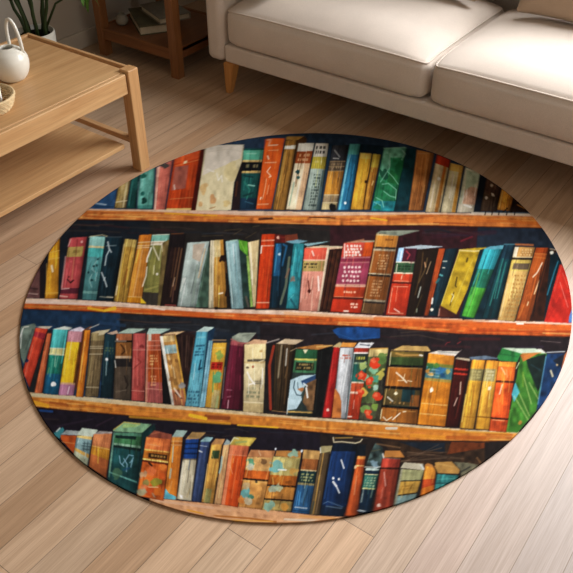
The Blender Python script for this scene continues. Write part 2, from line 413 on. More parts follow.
def ornament(label, loc, s):
    o = thing('jar', label, 'jar', loc, 0.0)
    obj('body', lathe(bmesh.new(), smooth_prof([(0.02 * s, 0), (0.032 * s, 0.008 * s), (0.038 * s, 0.03 * s), (0.03 * s, 0.052 * s), (0.02 * s, 0.06 * s), (0.022 * s, 0.066 * s), (0.018 * s, 0.066 * s), (0.016 * s, 0.058 * s), (0.02 * s, 0.04 * s)]), 28), M['stone'], o, True)
ornament('small grey ceramic jar beside the books on the side table shelf', (-2.985, 2.71, 0.1405), 0.85)

# ------------------------------------------------------------------ potted plant
PC = Vector((-2.935, 2.135, 0))
pl = thing('potted_plant', 'green leafy plant with many stems in a white pot behind the coffee table', 'plant', PC)
PR, PH = 0.088, 0.295
obj('pot', lathe(bmesh.new(), [(0.001, 0), (PR * 0.86, 0), (PR * 0.9, 0.006), (PR, PH - 0.004), (PR - 0.003, PH), (PR - 0.008, PH - 0.002), (PR - 0.011, PH - 0.05), (0.001, PH - 0.05)], 48, False), M['pot'], pl, True)
obj('soil', lathe(bmesh.new(), [(0.001, PH - 0.04), (PR - 0.014, PH - 0.04), (PR - 0.02, PH - 0.018), (0.001, PH - 0.012)], 40, False), M['soil'], pl, True)
r = random.Random(5)
leaf_bm = bmesh.new()
def leaf(base, d, ln, wd, droop=0.5, side=None):
    d = Vector(d).normalized(); s = d.cross(UP)
    if s.length < 0.1: s = RT.copy()
    s.normalize(); n = 7; L, Rr, Mi = [], [], []
    p = Vector(base)
    for i in range(n + 1):
        t = i / n; wv = wd * math.sin(PI * min(1, t * 0.93 + 0.06)) ** 0.8
        up = s.cross(d).normalized()
        L.append(leaf_bm.verts.new(p + s * wv + up * wv * 0.35)); Rr.append(leaf_bm.verts.new(p - s * wv + up * wv * 0.35)); Mi.append(leaf_bm.verts.new(p))
        d = (d - UP * droop / n).normalized(); p = p + d * ln / n
    for i in range(n):
        leaf_bm.faces.new((L[i], Mi[i], Mi[i + 1], L[i + 1])); leaf_bm.faces.new((Mi[i], Rr[i], Rr[i + 1], Mi[i + 1]))
stems = [(-0.045, 0.01, -0.10, 0.30), (-0.015, -0.025, -0.07, 0.36), (-0.005, 0.03, -0.02, 0.40), (0.018, -0.02, 0.0, 0.42), (0.03, 0.02, 0.07, 0.38), (0.05, -0.01, 0.10, 0.34), (0.04, 0.035, 0.03, 0.42), (-0.03, 0.035, -0.12, 0.40)]
for (a, b, lean, h) in stems:
    p0 = RT * a + HD * b; p0.z = PH - 0.022
    pts = []
    for i in range(9):
        t = i / 8
        pts.append(p0 + RT * (lean * t ** 1.3) + HD * (b * 1.2 * t) + UP * (h * t) + Vector((r.uniform(-1, 1), r.uniform(-1, 1), 0)) * 0.004)
    sbm = tube(bmesh.new(), pts, [0.0088 - 0.0035 * i / 8 for i in range(9)], 8)
    fork = pts[4]
    dirn = RT * (r.choice((-1, 1)) * 0.10) + HD * r.uniform(-0.05, 0.05)
    tube(sbm, [fork + (dirn * t + UP * 0.17 * t) for t in (0, 0.35, 0.7, 1)], [0.005, 0.0045, 0.004, 0.003], 7)
    obj('stem', sbm, M['stem'], pl, True)
    for tip in (pts[-1], fork + dirn + UP * 0.17):
        for k in range(9):
            an = r.uniform(0, 2 * PI); el = r.uniform(-0.2, 0.9)
            leaf(tip, (math.cos(an) * math.cos(el), math.sin(an) * math.cos(el), math.sin(el)), r.uniform(0.10, 0.17), r.uniform(0.010, 0.016), r.uniform(0.6, 1.6))
# a spray that hangs out towards the side table
sp = [Vector((0.03, 0.02, PH - 0.02)), Vector((0.08, 0.08, 0.41)), Vector((0.145, 0.15, 0.46)), Vector((0.205, 0.205, 0.452))]
obj('stem', tube(bmesh.new(), sp, [0.006, 0.005, 0.004, 0.003], 8), M['stem'], pl, True)
for k in range(15):
    t = r.random(); b = sp[2].lerp(sp[3], t)
    leaf(b, (r.uniform(-0.5, 0.7), r.uniform(-0.2, 1.0), r.uniform(-0.5, 0.3)), r.uniform(0.06, 0.095), r.uniform(0.007, 0.011), r.uniform(0.8, 1.8))
for v in leaf_bm.verts: v.co.x = max(v.co.x, -0.235 + 0.02 * math.sin(v.co.y * 90))
obj('foliage', leaf_bm, M['leaf'], pl, True)

# ------------------------------------------------------------------ rug with a printed painting of bookshelves
RUG_GAIN = 0.78
SS = 3                                    # print samples per unit of the design
OX, OY, DW, DH = 12, 126, 566, 400        # window of the design sheet
H_, W_ = DH * SS, DW * SS
IMG = np.zeros((H_, W_, 3), np.float32)
YY, XX = np.mgrid[0:H_, 0:W_].astype(np.float32)
XX = XX / SS + OX + 0.5 / SS; YY = YY / SS + OY + 0.5 / SS
rg = np.random.default_rng(11)
TR = [0.0, 0.0, 1.0]
def T(x, y, s): TR[:] = [x, y, s]
def hexc(h):
    h = h.lstrip('#'); return np.array([int(h[i:i + 2], 16) for i in (0, 2, 4)], np.float32) / 255
def tp(p): return (TR[0] + p[0] / TR[2], TR[1] + p[1] / TR[2])
def win(ps, pad=1.5):
    xs = [p[0] for p in ps]; ys = [p[1] for p in ps]
    a = max(0, int((min(xs) - pad - OX) * SS)); b = min(W_, int((max(xs) + pad - OX) * SS) + 1)
    c = max(0, int((min(ys) - pad - OY) * SS)); d = min(H_, int((max(ys) + pad - OY) * SS) + 1)
    return (slice(c, d), slice(a, b)) if b > a and d > c else None
def wobble(shape, n, amp):
    """smooth random field"""
    g = rg.normal(0, 1, (n[0] + 2, n[1] + 2)).astype(np.float32)
    y = np.linspace(0, n[0], shape[0]); x = np.linspace(0, n[1], shape[1])
    yi = y.astype(int); xi = x.astype(int); fy = (y - yi)[:, None]; fx = (x - xi)[None]
    fy = fy * fy * (3 - 2 * fy); fx = fx * fx * (3 - 2 * fx)
    a = g[yi][:, xi]; b = g[yi][:, xi + 1]; c = g[yi + 1][:, xi]; d = g[yi + 1][:, xi + 1]
    return amp * ((a * (1 - fx) + b * fx) * (1 - fy) + (c * (1 - fx) + d * fx) * fy)
def inside(ps, X, Y):
    m = np.zeros(X.shape, bool); n = len(ps)
    for i in range(n):
        (x1, y1), (x2, y2) = ps[i], ps[(i + 1) % n]
        if y1 == y2: continue
        m ^= ((y1 > Y) != (y2 > Y)) & (X < (x2 - x1) * (Y - y1) / (y2 - y1) + x1)
    return m
def P(pts, col, var=0.05, raw=False):
    ps = pts if raw else [tp(p) for p in pts]
    w = win(ps)
    if not w: return
    m = inside(ps, XX[w], YY[w])
    h, k = m.shape
    f = 1 + wobble(m.shape, (max(2, h // 14), max(2, k // 10)), var)
    sub = IMG[w]; sub[m] = np.clip(hexc(col)[None] * f[m][:, None], 0, 1)
def S(pts, col, wd=4, a=1.0):
    """brush stroke along a polyline; width in tile units"""
    ps = [tp(p) for p in pts]; r = wd * 0.88 / TR[2] / 2
    w = win(ps, r + 1)
    if not w: return
    X, Y = XX[w], YY[w]; d = np.full(X.shape, 1e9, np.float32); n = len(ps)
    for i in range(n - 1):
        (x1, y1), (x2, y2) = ps[i], ps[i + 1]; L = (x2 - x1) ** 2 + (y2 - y1) ** 2 + 1e-9
        t = np.clip(((X - x1) * (x2 - x1) + (Y - y1) * (y2 - y1)) / L, 0, 1)
        d = np.minimum(d, np.hypot(X - x1 - t * (x2 - x1), Y - y1 - t * (y2 - y1)))
    k = (np.clip((r - d) * SS * 0.8 + 0.5, 0, 1) * a * 0.9)[..., None]
    IMG[w] = IMG[w] * (1 - k) + hexc(col) * k
def D(x, y, r, col, a=1.0, sq=1.0):
    """dab of paint with a ragged edge"""
    c = tp((x, y)); R = r / TR[2]; w = win([(c[0] - R, c[1] - R * sq), (c[0] + R, c[1] + R * sq)])
    if not w: return
    X, Y = XX[w], YY[w]; d = np.hypot(X - c[0], (Y - c[1]) / sq) / R + wobble(X.shape, (4, 4), 0.26)
    k = (np.clip((1 - d) * R * SS * 0.7 + 0.5, 0, 1) * a)[..., None]
    IMG[w] = IMG[w] * (1 - k) + hexc(col) * k * (1 + wobble(X.shape, (3, 3), 0.07)[..., None])
def B(q, base, bands=(), streak=0.10, hl=0.16, dark=0.42, edge=0.62, blob=0.08, text=()):
    """a painted spine: q = TL TR BR BL; bands = (v0, v1, colour[, u0, u1]); text = (v0, v1, u0, u1, colour, rows)"""
    Q0 = q; q = [tp((q[i], q[i + 1])) for i in range(0, 8, 2)]; w = win(q)
    if not w: return
    X, Y = XX[w], YY[w]; (tl, tr, br, bl) = q
    def sd(a, b): return ((b[0] - a[0]) * (Y - a[1]) - (b[1] - a[1]) * (X - a[0])) / (math.hypot(b[0] - a[0], b[1] - a[1]) + 1e-9)
    dt, db = sd(tl, tr), sd(br, bl); dl, dr = sd(bl, tl), sd(tr, br)
    m = (dt > 0) & (db > 0) & (dl > 0) & (dr > 0)
    v = np.clip(dt / (dt + db + 1e-6), 0, 1); u = np.clip(dl / (dl + dr + 1e-6), 0, 1)
    col = np.broadcast_to(hexc(base), X.shape + (3,)).copy()
    for bd in bands:
        u0, u1 = (bd[3], bd[4]) if len(bd) > 3 else (-1, 2)
        k = (v >= bd[0]) & (v < bd[1]) & (u >= u0) & (u < u1); col[k] = hexc(bd[2])
    bowed = 1 + hl * np.exp(-((u - 0.25) / 0.16) ** 2) - dark * np.clip((u - 0.62) / 0.38, 0, 1) ** 1.4
    kn = rg.normal(0, 1, 26).astype(np.float32); ui = u * 22 + 0.8 * np.sin(v * 5 + kn[0]); i0 = np.clip(ui.astype(int), 0, 23); fr_ = ui - i0
    st = kn[i0] * (1 - fr_) + kn[i0 + 1] * fr_
    f = bowed * (1 + streak * 0.6 * st + wobble(X.shape, (7, 4), blob * 0.8) + wobble(X.shape, (22, 9), blob * 0.5))
    wpx = math.hypot(tr[0] - tl[0], tr[1] - tl[1])
    e = np.minimum(dl, dr); f = f * (1 - edge * np.clip(1 - e / 0.8, 0, 1)); f = f * (1 - 0.35 * np.clip(1 - db / 0.9, 0, 1))
    col = np.clip(col * f[..., None], 0, 1)
    for (v0, v1, u0, u1, c, rows) in text:
        cc = hexc(c); 
        for rr in range(rows):
            va = v0 + (v1 - v0) * (rr + 0.15) / rows; vb = v0 + (v1 - v0) * (rr + 0.75) / rows
            gl = rg.random(40) > 0.35
            k = (v > va) & (v < vb) & (u > u0) & (u < u1) & gl[np.clip(((u - u0) / (u1 - u0) * max(3, wpx * 0.8)).astype(int), 0, 39)]
            col[k] = col[k] * 0.25 + cc * 0.75
    g0, g1 = rg.uniform(0.94, 1.1), rg.uniform(0.74, 1.0)
    col = np.clip(col * (g0 + (g1 - g0) * v ** 1.3)[..., None], 0, 1)
    sub = IMG[w]; sub[m] = col[m]
    def at_(u_, v_):
        a = (Q0[0] + (Q0[6] - Q0[0]) * v_, Q0[1] + (Q0[7] - Q0[1]) * v_); b = (Q0[2] + (Q0[4] - Q0[2]) * v_, Q0[3] + (Q0[5] - Q0[3]) * v_)
        return (a[0] + (b[0] - a[0]) * u_, a[1] + (b[1] - a[1]) * u_)
    for k in range(int(min(9, 3 + wpx / 3))):          # dry-brush marks that follow the spine
        u_ = rg.uniform(0.08, 0.92); va = rg.uniform(0.02, 0.7); vb = min(0.98, va + rg.uniform(0.1, 0.4)); du = rg.uniform(-0.04, 0.04)
        pc = at_(u_, va); ix_ = int(np.clip((tp(pc)[0] - OX) * SS, 0, W_ - 1)); iy_ = int(np.clip((tp(pc)[1] - OY) * SS, 0, H_ - 1))
        c0 = IMG[iy_, ix_]; f_ = rg.choice([0.5, 0.62, 1.35, 1.6]) 
        c1 = np.clip(c0 * f_ + (0.04 if f_ > 1 else 0), 0, 1); hx = '#%02x%02x%02x' % tuple(int(255 * t_) for t_ in c1)
        S([at_(u_, va), at_(u_ + du, (va + vb) / 2), at_(np.clip(u_ + du * 2, 0.04, 0.96), vb)], hx, rg.uniform(0.5, 1.1) * TR[2], 0.55)
def lines(q, vs, col, wd=3, u0=0.04, u1=0.96):
    for v in vs:
        a = [q[0] + (q[6] - q[0]) * v, q[1] + (q[7] - q[1]) * v]; b = [q[2] + (q[4] - q[2]) * v, q[3] + (q[5] - q[3]) * v]
        S([(a[0] + (b[0] - a[0]) * t, a[1] + (b[1] - a[1]) * t) for t in (u0, u1)], col, wd)

# --- dark recesses of the shelves
T(0, 0, 1)
P([(0, 100), (600, 100), (600, 230), (0, 222)], '#2b4058', 0.08)
P([(0, 215), (600, 215), (600, 340), (0, 330)], '#1d2630', 0.08)
P([(150, 222), (330, 222), (330, 320), (150, 320)], '#2a2624', 0.1)
P([(330, 224), (500, 224), (500, 330), (330, 330)], '#3a1a20', 0.1)
P([(478, 226), (600, 226), (600, 330), (470, 330)], '#25303f', 0.1)
P([(0, 300), (130, 300), (130, 410), (0, 410)], '#1e3a56', 0.1)
P([(120, 310), (300, 322), (300, 425), (120, 415)], '#262a30', 0.1)
P([(260, 322), (430, 325), (430, 430), (260, 430)], '#2a2226', 0.1)
P([(430, 330), (600, 330), (600, 440), (430, 440)], '#2b2024', 0.1)
P([(20, 400), (330, 425), (330, 540), (20, 540)], '#221c28', 0.1)
P([(320, 430), (600, 430), (600, 540), (320, 540)], '#2a211e', 0.1)
for k in range(110):   # loose brushwork in the recesses
    y = rg.choice([226, 230, 234, 318, 324, 330, 334, 420, 430, 436]) + rg.uniform(-3, 3); x = rg.uniform(30, 540); L = rg.uniform(15, 60)
    S([(x, y), (x + L * 0.5, y + rg.uniform(-2, 1)), (x + L, y + L * 0.05 + rg.uniform(-2, 2))], ['#3c4450', '#4a3c34', '#14161c', '#5a4a3c', '#1c2a3c', '#4a2428'][k % 6], rg.uniform(0.7, 2.0), 0.55)
T(195, 220, 5.73)
for (a, b) in (((40, 92), (160, 88)), ((220, 85), (270, 55)), ((290, 105), (350, 70)), ((330, 40), (370, 32)), ((170, 60), (260, 52))): S([a, b], '#6a5638', 4, 0.8)
T(100, 315, 5.73)
S([(100, 25), (300, 45), (520, 40)], '#5a3a2c', 8, 0.6); S([(200, 50), (573, 60)], '#3a4450', 6, 0.6); S([(0, 45), (140, 60)], '#28486a', 22, 0.7)
T(280, 325, 5.73)
P([(300, 30), (330, 15), (450, 12), (573, 20), (573, 75), (430, 88), (340, 75)], '#15447c', 0.12); S([(310, 45), (420, 80), (560, 70)], '#2a6aa8', 4, 0.6)
T(370, 335, 5.73)
S([(430, 60), (440, 45), (460, 40)], '#a02830', 4); S([(500, 50), (520, 38)], '#b03038', 4); S([(360, 60), (573, 70)], '#4a2428', 16, 0.6)
T(460, 335, 5.07)
S([(410, 30), (510, 38)], '#8a7a74', 4, 0.7); S([(0, 20), (200, 20)], '#5a1c1c', 18, 0.6); S([(200, 70), (420, 60)], '#3a2c44', 14, 0.5)
T(420, 130, 4.408)
S([(180, 490), (230, 470)], '#8a2030', 8, 0.7); S([(60, 470), (330, 450)], '#4a2030', 22, 0.5)
T(40, 400, 5.73)
S([(0, 60), (70, 66)], '#1c4a86', 14); S([(100, 150), (300, 110)], '#3a2c3c', 12, 0.7); S([(320, 150), (420, 100)], '#4a3444', 10, 0.6)
T(380, 425, 4.775)
P([(0, 70), (320, 90), (500, 95), (500, 200), (100, 180)], '#3c2a1c', 0.15); P([(90, 80), (310, 85), (310, 130), (200, 120)], '#1c2530', 0.1)
for k in range(16): S([(rg.uniform(60, 200), rg.uniform(110, 180)), (rg.uniform(260, 400), rg.uniform(90, 170))], ['#6a5240', '#2a1c14', '#7a6450', '#3a2a20'][k % 4], rg.uniform(3, 9), 0.6)
P([(340, 80), (500, 85), (500, 110), (320, 140)], '#6a3416', 0.1)

# --- first row
T(80, 130, 6.367)
P([(40, 510), (120, 430), (235, 350), (217, 503)], '#2a527a', 0.12); S([(90, 465), (165, 476)], '#b0c4d4', 8); S([(100, 490), (210, 490)], '#17324e', 8)
q = (245, 350, 325, 305, 292, 500, 218, 498); B(q, '#c8ac6a', [(0, 1, '#9a8044', 0, 0.3)], 0.14); lines(q, (0.74,), '#eee0b8', 5); S([(300, 330), (275, 490)], '#e8dcb0', 9, 0.8)
B((328, 300, 380, 270, 356, 502, 296, 500), '#1f625e', (), 0.12); S([(335, 330), (310, 480)], '#4a9088', 7, 0.7)
B((386, 260, 478, 225, 462, 503, 364, 502), '#5a9f92', [(0.9, 1, '#3f857c')], 0.08, dark=0.15); D(405, 292, 17, '#1f6a5c'); D(400, 405, 13, '#1c6a60'); D(410, 452, 18, '#12463f', sq=1.2); S([(372, 330), (370, 480)], '#8cc4b4', 5, 0.7)
B((488, 240, 590, 190, 540, 516, 468, 510), '#d9705f', [(0, 1, '#e8a894', 0, 0.2)], 0.08, dark=0.2); D(540, 226, 24, '#4c4844', sq=0.8)
T(165, 130, 6.367)
q = (60, 170, 252, 110, 192, 515, 4, 515); B(q, '#a83a10', [(0, 0.13, '#b8481c'), (0.95, 1, '#d8ae5c')], 0.16, 0.25, dark=0.2); P([(62, 235), (150, 222), (130, 372), (40, 385)], '#a05848', 0.1)
P([(225, 118), (258, 108), (196, 515), (165, 515)], '#4c140a', 0.1); lines(q, (0.18, 0.785), '#d0905a', 4, 0.08, 0.85); D(130, 205, 10, '#ecd8a8'); S([(58, 350), (62, 378)], '#e8e0d0', 7); S([(165, 350), (150, 490)], '#c8642c', 4)
S([(15, 505), (155, 505)], '#dcb468', 12); S([(182, 190), (150, 380)], '#c85c28', 7, 0.7)
P([(258, 112), (340, 95), (500, 93), (490, 200), (440, 335), (420, 510), (195, 515)], '#d5c69a', 0.05); P([(262, 115), (340, 96), (498, 95), (480, 180), (300, 260), (240, 290)], '#cfc4b2', 0.05)
S([(270, 140), (420, 120), (480, 135)], '#b8ab98', 4, 0.7); S([(330, 275), (340, 320), (360, 290), (365, 330)], '#eae4d0', 8); S([(270, 250), (310, 265)], '#e8e2d0', 10); D(245, 370, 26, '#cf9a58', 0.6, 1.4); D(305, 440, 22, '#c87a40', 0.6, 1.5); D(225, 470, 16, '#c87838', 0.5); D(390, 470, 20, '#c8a058', 0.5); S([(285, 500), (320, 490)], '#a06a3a', 6); D(420, 270, 40, '#c8b070', 0.4, 1.6)
P([(492, 195), (500, 120), (520, 115), (480, 510), (422, 510), (442, 335)], '#2a1e20'); S([(460, 330), (450, 420)], '#6a3a20', 12, 0.7)
q = (497, 118, 633, 116, 578, 503, 474, 503); B(q, '#1a5a56', [(0.03, 0.19, '#5cb898'), (0.19, 0.225, '#e2b870'), (0.225, 0.37, '#16181c'), (0.37, 0.405, '#d8b068'), (0.82, 1, '#1c3f58')], 0.12, text=[(0.25, 0.34, 0.12, 0.8, '#a89868', 1)])
S([(505, 330), (540, 380), (520, 440)], '#2f8a78', 10, 0.8); S([(530, 350), (570, 356)], '#8cc8b8', 9); S([(500, 420), (560, 400)], '#0e3436', 14, 0.8); S([(510, 455), (560, 470)], '#4f8aa0', 6, 0.7); S([(520, 150), (580, 150)], '#a8dcc0', 8, 0.7); S([(500, 290), (560, 300)], '#0c2a30', 10, 0.8)
T(250, 130, 6.367)
B((100, 55, 222, 52, 136, 505, 38, 505), '#ee6018', (), 0.06, 0.05, 0.12, 0.35); S([(112, 62), (132, 62), (118, 100)], '#f4c8a8', 7); S([(125, 98), (176, 95)], '#f8dcc0', 7); S([(118, 130), (180, 128)], '#f4c8a0', 4); S([(95, 208), (168, 206)], '#f8e0c8', 4); S([(112, 165), (120, 185)], '#f8dcc0', 9); S([(130, 235), (108, 265), (135, 295), (120, 300)], '#f8dcc8', 6); S([(105, 310), (98, 360), (80, 440)], '#f4c8a8', 4); S([(120, 350), (108, 410)], '#f0b890', 4); S([(48, 474), (118, 472)], '#f8d8b8', 4); S([(70, 430), (66, 440)], '#f8e0c8', 9)
P([(228, 68), (232, 40), (348, 40), (362, 56), (300, 512), (225, 512)], '#54371c'); q = (226, 66, 302, 64, 226, 512, 142, 508); B(q, '#92682a', [(0.075, 0.125, '#ece2c4')], 0.3, 0.15); P([(230, 62), (234, 40), (345, 40), (305, 64)], '#a87c34'); S([(225, 140), (175, 420)], '#c8a458', 7, 0.8); S([(250, 140), (205, 400)], '#5c3a14', 6, 0.7)
q = (308, 85, 412, 82, 328, 510, 228, 505); B(q, '#e2d0a8', [(0, 0.12, '#e8e4d0'), (0.12, 0.3, '#a44c1a'), (0.3, 1, '#e6b78a', 0.62, 1)], 0.06, 0.05, 0.1, text=[(0.15, 0.28, 0.15, 0.85, '#e0b080', 2)]); D(304, 268, 13, '#1f4a4c'); D(306, 300, 11, '#2a5a58'); S([(280, 335), (250, 480)], '#8aac94', 10, 0.9); S([(345, 230), (290, 490)], '#f0ddb8', 6, 0.7)
P([(500, 88), (534, 90), (478, 512), (438, 512)], '#1c3850'); q = (416, 85, 503, 85, 444, 512, 333, 510); B(q, '#a0b2a6', [(0, 0.2, '#d2ccba'), (0.2, 0.38, '#b8a636'), (0.4, 1, '#6a8a90', 0.8, 1)], 0.12, text=[(0.03, 0.17, 0.1, 0.8, '#2a2a2a', 2), (0.25, 0.3, 0.2, 0.7, '#e8d880', 1), (0.45, 0.95, 0.3, 0.75, '#3c4c48', 11)])
q = (524, 98, 630, 96, 552, 508, 452, 508); B(q, '#d18a2c', [(0, 0.24, '#3c3e44'), (0.24, 0.4, '#6c5a48'), (0.4, 0.76, '#d68e30'), (0.76, 0.9, '#a8906c'), (0.9, 1, '#cdb680')], 0.15, text=[(0.27, 0.37, 0.15, 0.8, '#b09870', 2)]); S([(540, 130), (570, 170)], '#a8a8a4', 12, 0.8); S([(530, 180), (565, 182)], '#d0d0c8', 7); lines(q, (0.25, 0.33, 0.4), '#b8a070', 4); lines(q, (0.77, 0.89), '#e8d8a8', 5); D(530, 492, 22, '#1c1a1a')
T(335, 130, 6.367)
P([(160, 90), (310, 100), (300, 180), (230, 510), (95, 510)], '#152f40', 0.1)
B((92, 90, 164, 88, 97, 510, 16, 510), '#2878a0', [(0, 0.16, '#50a8a4'), (0.16, 1, '#4a9cba', 0, 0.22)], 0.14); S([(100, 160), (82, 215), (40, 420)], '#b8dce4', 4, 0.8); D(66, 465, 9, '#d8eaf0')
B((160, 145, 236, 150, 180, 508, 98, 506), '#e2a22c', [(0, 0.1, '#e8b850')], 0.08, 0.1, 0.2); S([(225, 240), (200, 340), (180, 490)], '#4a2a12', 6, 0.9); D(195, 330, 10, '#3a1c0c')
B((240, 152, 294, 156, 222, 508, 178, 508), '#c0842e', [(0, 0.24, '#d0ae3c')], 0.2); S([(245, 250), (215, 420)], '#8a501c', 6, 0.8); S([(245, 325), (235, 350)], '#e8c888', 7)
P([(454, 118), (522, 120), (468, 512), (375, 516)], '#113c44', 0.15)
for k in range(7): S([(455 + k * 9, 150 + k * 10), (395 + k * 10, 470)], '#1f5a60', 2.5, 0.7)
q = (312, 114, 456, 108, 376, 518, 228, 516); B(q, '#2c8c5c', [(0, 0.16, '#6cb896'), (0.16, 0.45, '#5aa880', 0, 0.3), (0.84, 1, '#2698a4')], 0.08, 0.1, 0.2, blob=0.2)
P([(320, 150), (352, 150), (355, 235), (300, 290), (290, 270)], '#6cb894', 0.1); P([(380, 230), (440, 170), (430, 250), (400, 330)], '#1f7044', 0.12); D(320, 280, 26, '#1c5c44', 0.9, 1.3); P([(355, 250), (400, 290), (395, 350), (330, 330)], '#2a8048', 0.12)
for s_ in (((350, 150), (345, 245), (290, 330)), ((335, 265), (370, 300), (402, 345)), ((300, 345), (340, 340), (390, 380), (385, 440)), ((260, 430), (300, 450), (310, 490)), ((310, 390), (350, 420), (385, 430)), ((250, 460), (290, 480))): S(s_, '#9cdcc0', 6, 0.85)
D(270, 490, 18, '#1a7a5a', 0.8); S([(312, 118), (450, 110)], '#a8d8c0', 6, 0.7); S([(430, 130), (446, 150), (425, 190)], '#9cd4bc', 9, 0.7)
B((522, 126, 632, 148, 562, 514, 466, 512), '#c67c3c', (), 0.28, 0.12); S([(530, 150), (600, 150)], '#e2a868', 5); S([(570, 180), (520, 480)], '#8a4a1c', 4, 0.7); S([(590, 180), (545, 480)], '#dca468', 4, 0.7)
T(420, 130, 4.408)
B((75, 108, 134, 132, 88, 364, 22, 362), '#cbb284', [(0, 0.15, '#b8361a'), (0.15, 1, '#d28a38', 0.62, 0.85)], 0.1, 0.15, 0.15); D(82, 215, 8, '#f0ece0'); S([(64, 240), (45, 340)], '#e8dcc0', 8, 0.7); S([(110, 180), (95, 260)], '#a85a1c', 4, 0.8)
B((134, 145, 192, 158, 158, 364, 90, 364), '#c9ba92', [(0, 1, '#d89838', 0.72, 0.95), (0, 0.15, '#d8a048')], 0.1, 0.15, 0.1); S([(150, 200), (130, 300)], '#ece4cc', 6, 0.8)
B((200, 163, 265, 190, 238, 364, 160, 364), '#c2c4a2', [(0.38, 0.85, '#dda888', 0.25, 1), (0.8, 1, '#cfc4aa')], 0.06, 0.08, 0.1); P([(205, 175), (262, 200), (255, 230), (200, 265)], '#b4c8a4', 0.08); S([(195, 330), (225, 340)], '#f0ece0', 10); S([(248, 250), (240, 290)], '#f0e8d8', 4); S([(210, 260), (185, 320)], '#ecdcc8', 5, 0.7)
P([(266, 198), (294, 215), (268, 362), (236, 362)], '#18202c'); B((292, 210, 358, 258, 337, 360, 264, 358), '#4c3428', [(0.4, 1, '#54402f')], 0.14); D(292, 298, 7, '#d8c8b0'); D(322, 285, 6, '#c8b8a0'); D(316, 245, 6, '#a89880')
P([(412, 300), (480, 350), (470, 362), (395, 362)], '#2c1a12'); B((360, 258, 412, 300, 397, 358, 338, 352), '#c47e26', (), 0.3); S([(365, 270), (350, 340)], '#e0b058', 6); S([(385, 345), (365, 362)], '#1c1208', 6); S([(415, 320), (400, 375)], '#1c1008', 8); S([(430, 330), (460, 345)], '#c8842c', 5)

# --- shelf boards
def board(top, mid, bot, c_top, c_face, seed):
    T(0, 0, 1)
    P(top + mid[::-1], c_top, 0.07); P(mid + bot[::-1], c_face, 0.10)
    r2 = np.random.default_rng(seed)
    for k in range(120):
        i = r2.integers(0, len(mid) - 1); t = r2.random(); s_ = r2.random()
        a = np.array(mid[i]) * (1 - t) + np.array(mid[i + 1]) * t; b = np.array(bot[i]) * (1 - t) + np.array(bot[i + 1]) * t
        p = a * (1 - s_) + b * s_; L = r2.uniform(6, 34); sl = (mid[i + 1][1] - mid[i][1]) / (mid[i + 1][0] - mid[i][0])
        S([p, (p[0] + L, p[1] + L * sl)], ['#f0a850', '#a8501c', '#e08838', '#f4c070', '#8a4416', '#c86a28'][k % 6], r2.uniform(0.5, 1.6), 0.6)
    for k in range(40):
        i = r2.integers(0, len(mid) - 1); t = r2.random(); s_ = r2.uniform(0.1, 0.9)
        p = (np.array(top[i]) * (1 - t) + np.array(top[i + 1]) * t) * (1 - s_) + (np.array(mid[i]) * (1 - t) + np.array(mid[i + 1]) * t) * s_
        S([p, (p[0] + r2.uniform(4, 16), p[1] + 0.3)], ['#f0dcc0', '#c89878', '#e0c0a0'][k % 3], r2.uniform(0.4, 1.0), 0.6)
    S(mid, c_top, 0.8, 0.6); S(bot, '#3a1c10', 1.2, 0.8)
board([(70, 208.5), (140, 209.5), (250, 211), (335, 212), (425, 212.5), (560, 214.5)], [(70, 210), (140, 211), (250, 215.5), (335, 215.5), (425, 214), (560, 217)], [(60, 219.3), (140, 220.5), (250, 223), (335, 225.5), (425, 225.5), (560, 228.5)], '#d2a888', '#d07430', 1)
T(165, 130, 6.367); S([(0, 530), (180, 540), (330, 545)], '#e8a420', 10); S([(180, 525), (573, 525)], '#d4b09c', 14, 0.8); S([(250, 560), (520, 560)], '#d88420', 12, 0.8)
T(250, 130, 6.367); S([(60, 568), (140, 562)], '#4a2410', 16); S([(380, 555), (540, 560)], '#3a1c10', 8); S([(160, 565), (360, 562)], '#e8902c', 14, 0.8)
T(335, 130, 6.367); S([(0, 525), (573, 530)], '#dcae88', 8, 0.8); S([(230, 560), (330, 575)], '#f0b020', 12); S([(330, 565), (560, 560)], '#a8541c', 12, 0.8)
T(420, 130, 4.408); S([(230, 366), (480, 372)], '#dcccb4', 10, 0.9)
for x in (290, 320, 350, 385, 420): S([(x, 360), (x - 4, 374)], '#2a1a14', 5)
S([(0, 400), (240, 405)], '#ec8030', 20, 0.6); S([(60, 408), (200, 412)], '#8a3c18', 6, 0.8); S([(250, 395), (520, 410)], '#d8681c', 16, 0.6)
board([(15, 298), (70, 299.5), (115, 302), (205, 309), (295, 310.5), (385, 316), (475, 319.5), (580, 323)], [(15, 303), (70, 304.5), (115, 306.5), (205, 312), (295, 315), (385, 318), (475, 321.5), (580, 325)], [(15, 308.5), (70, 310.5), (115, 312.8), (205, 318), (300, 323.8), (385, 327.5), (460, 334), (580, 337)], '#dcb8a0', '#c8581c', 2)
T(15, 220, 5.73); S([(70, 465), (573, 490)], '#e0c4b4', 16, 0.8); S([(60, 495), (400, 505)], '#c87a34', 12, 0.8); S([(420, 505), (510, 520), (573, 500)], '#f0b01c', 16)
T(105, 220, 5.73); S([(0, 520), (60, 510)], '#f0b828', 14); S([(100, 515), (573, 545)], '#cc5a1c', 20, 0.7); S([(280, 505), (340, 515)], '#e8d4c0', 10)
T(285, 225, 5.73); S([(0, 505), (573, 540)], '#e0a070', 18, 0.8); S([(0, 545), (300, 560)], '#a8481c', 16, 0.6)
T(375, 225, 5.73); S([(0, 535), (573, 555)], '#dc6c2c', 22, 0.8)
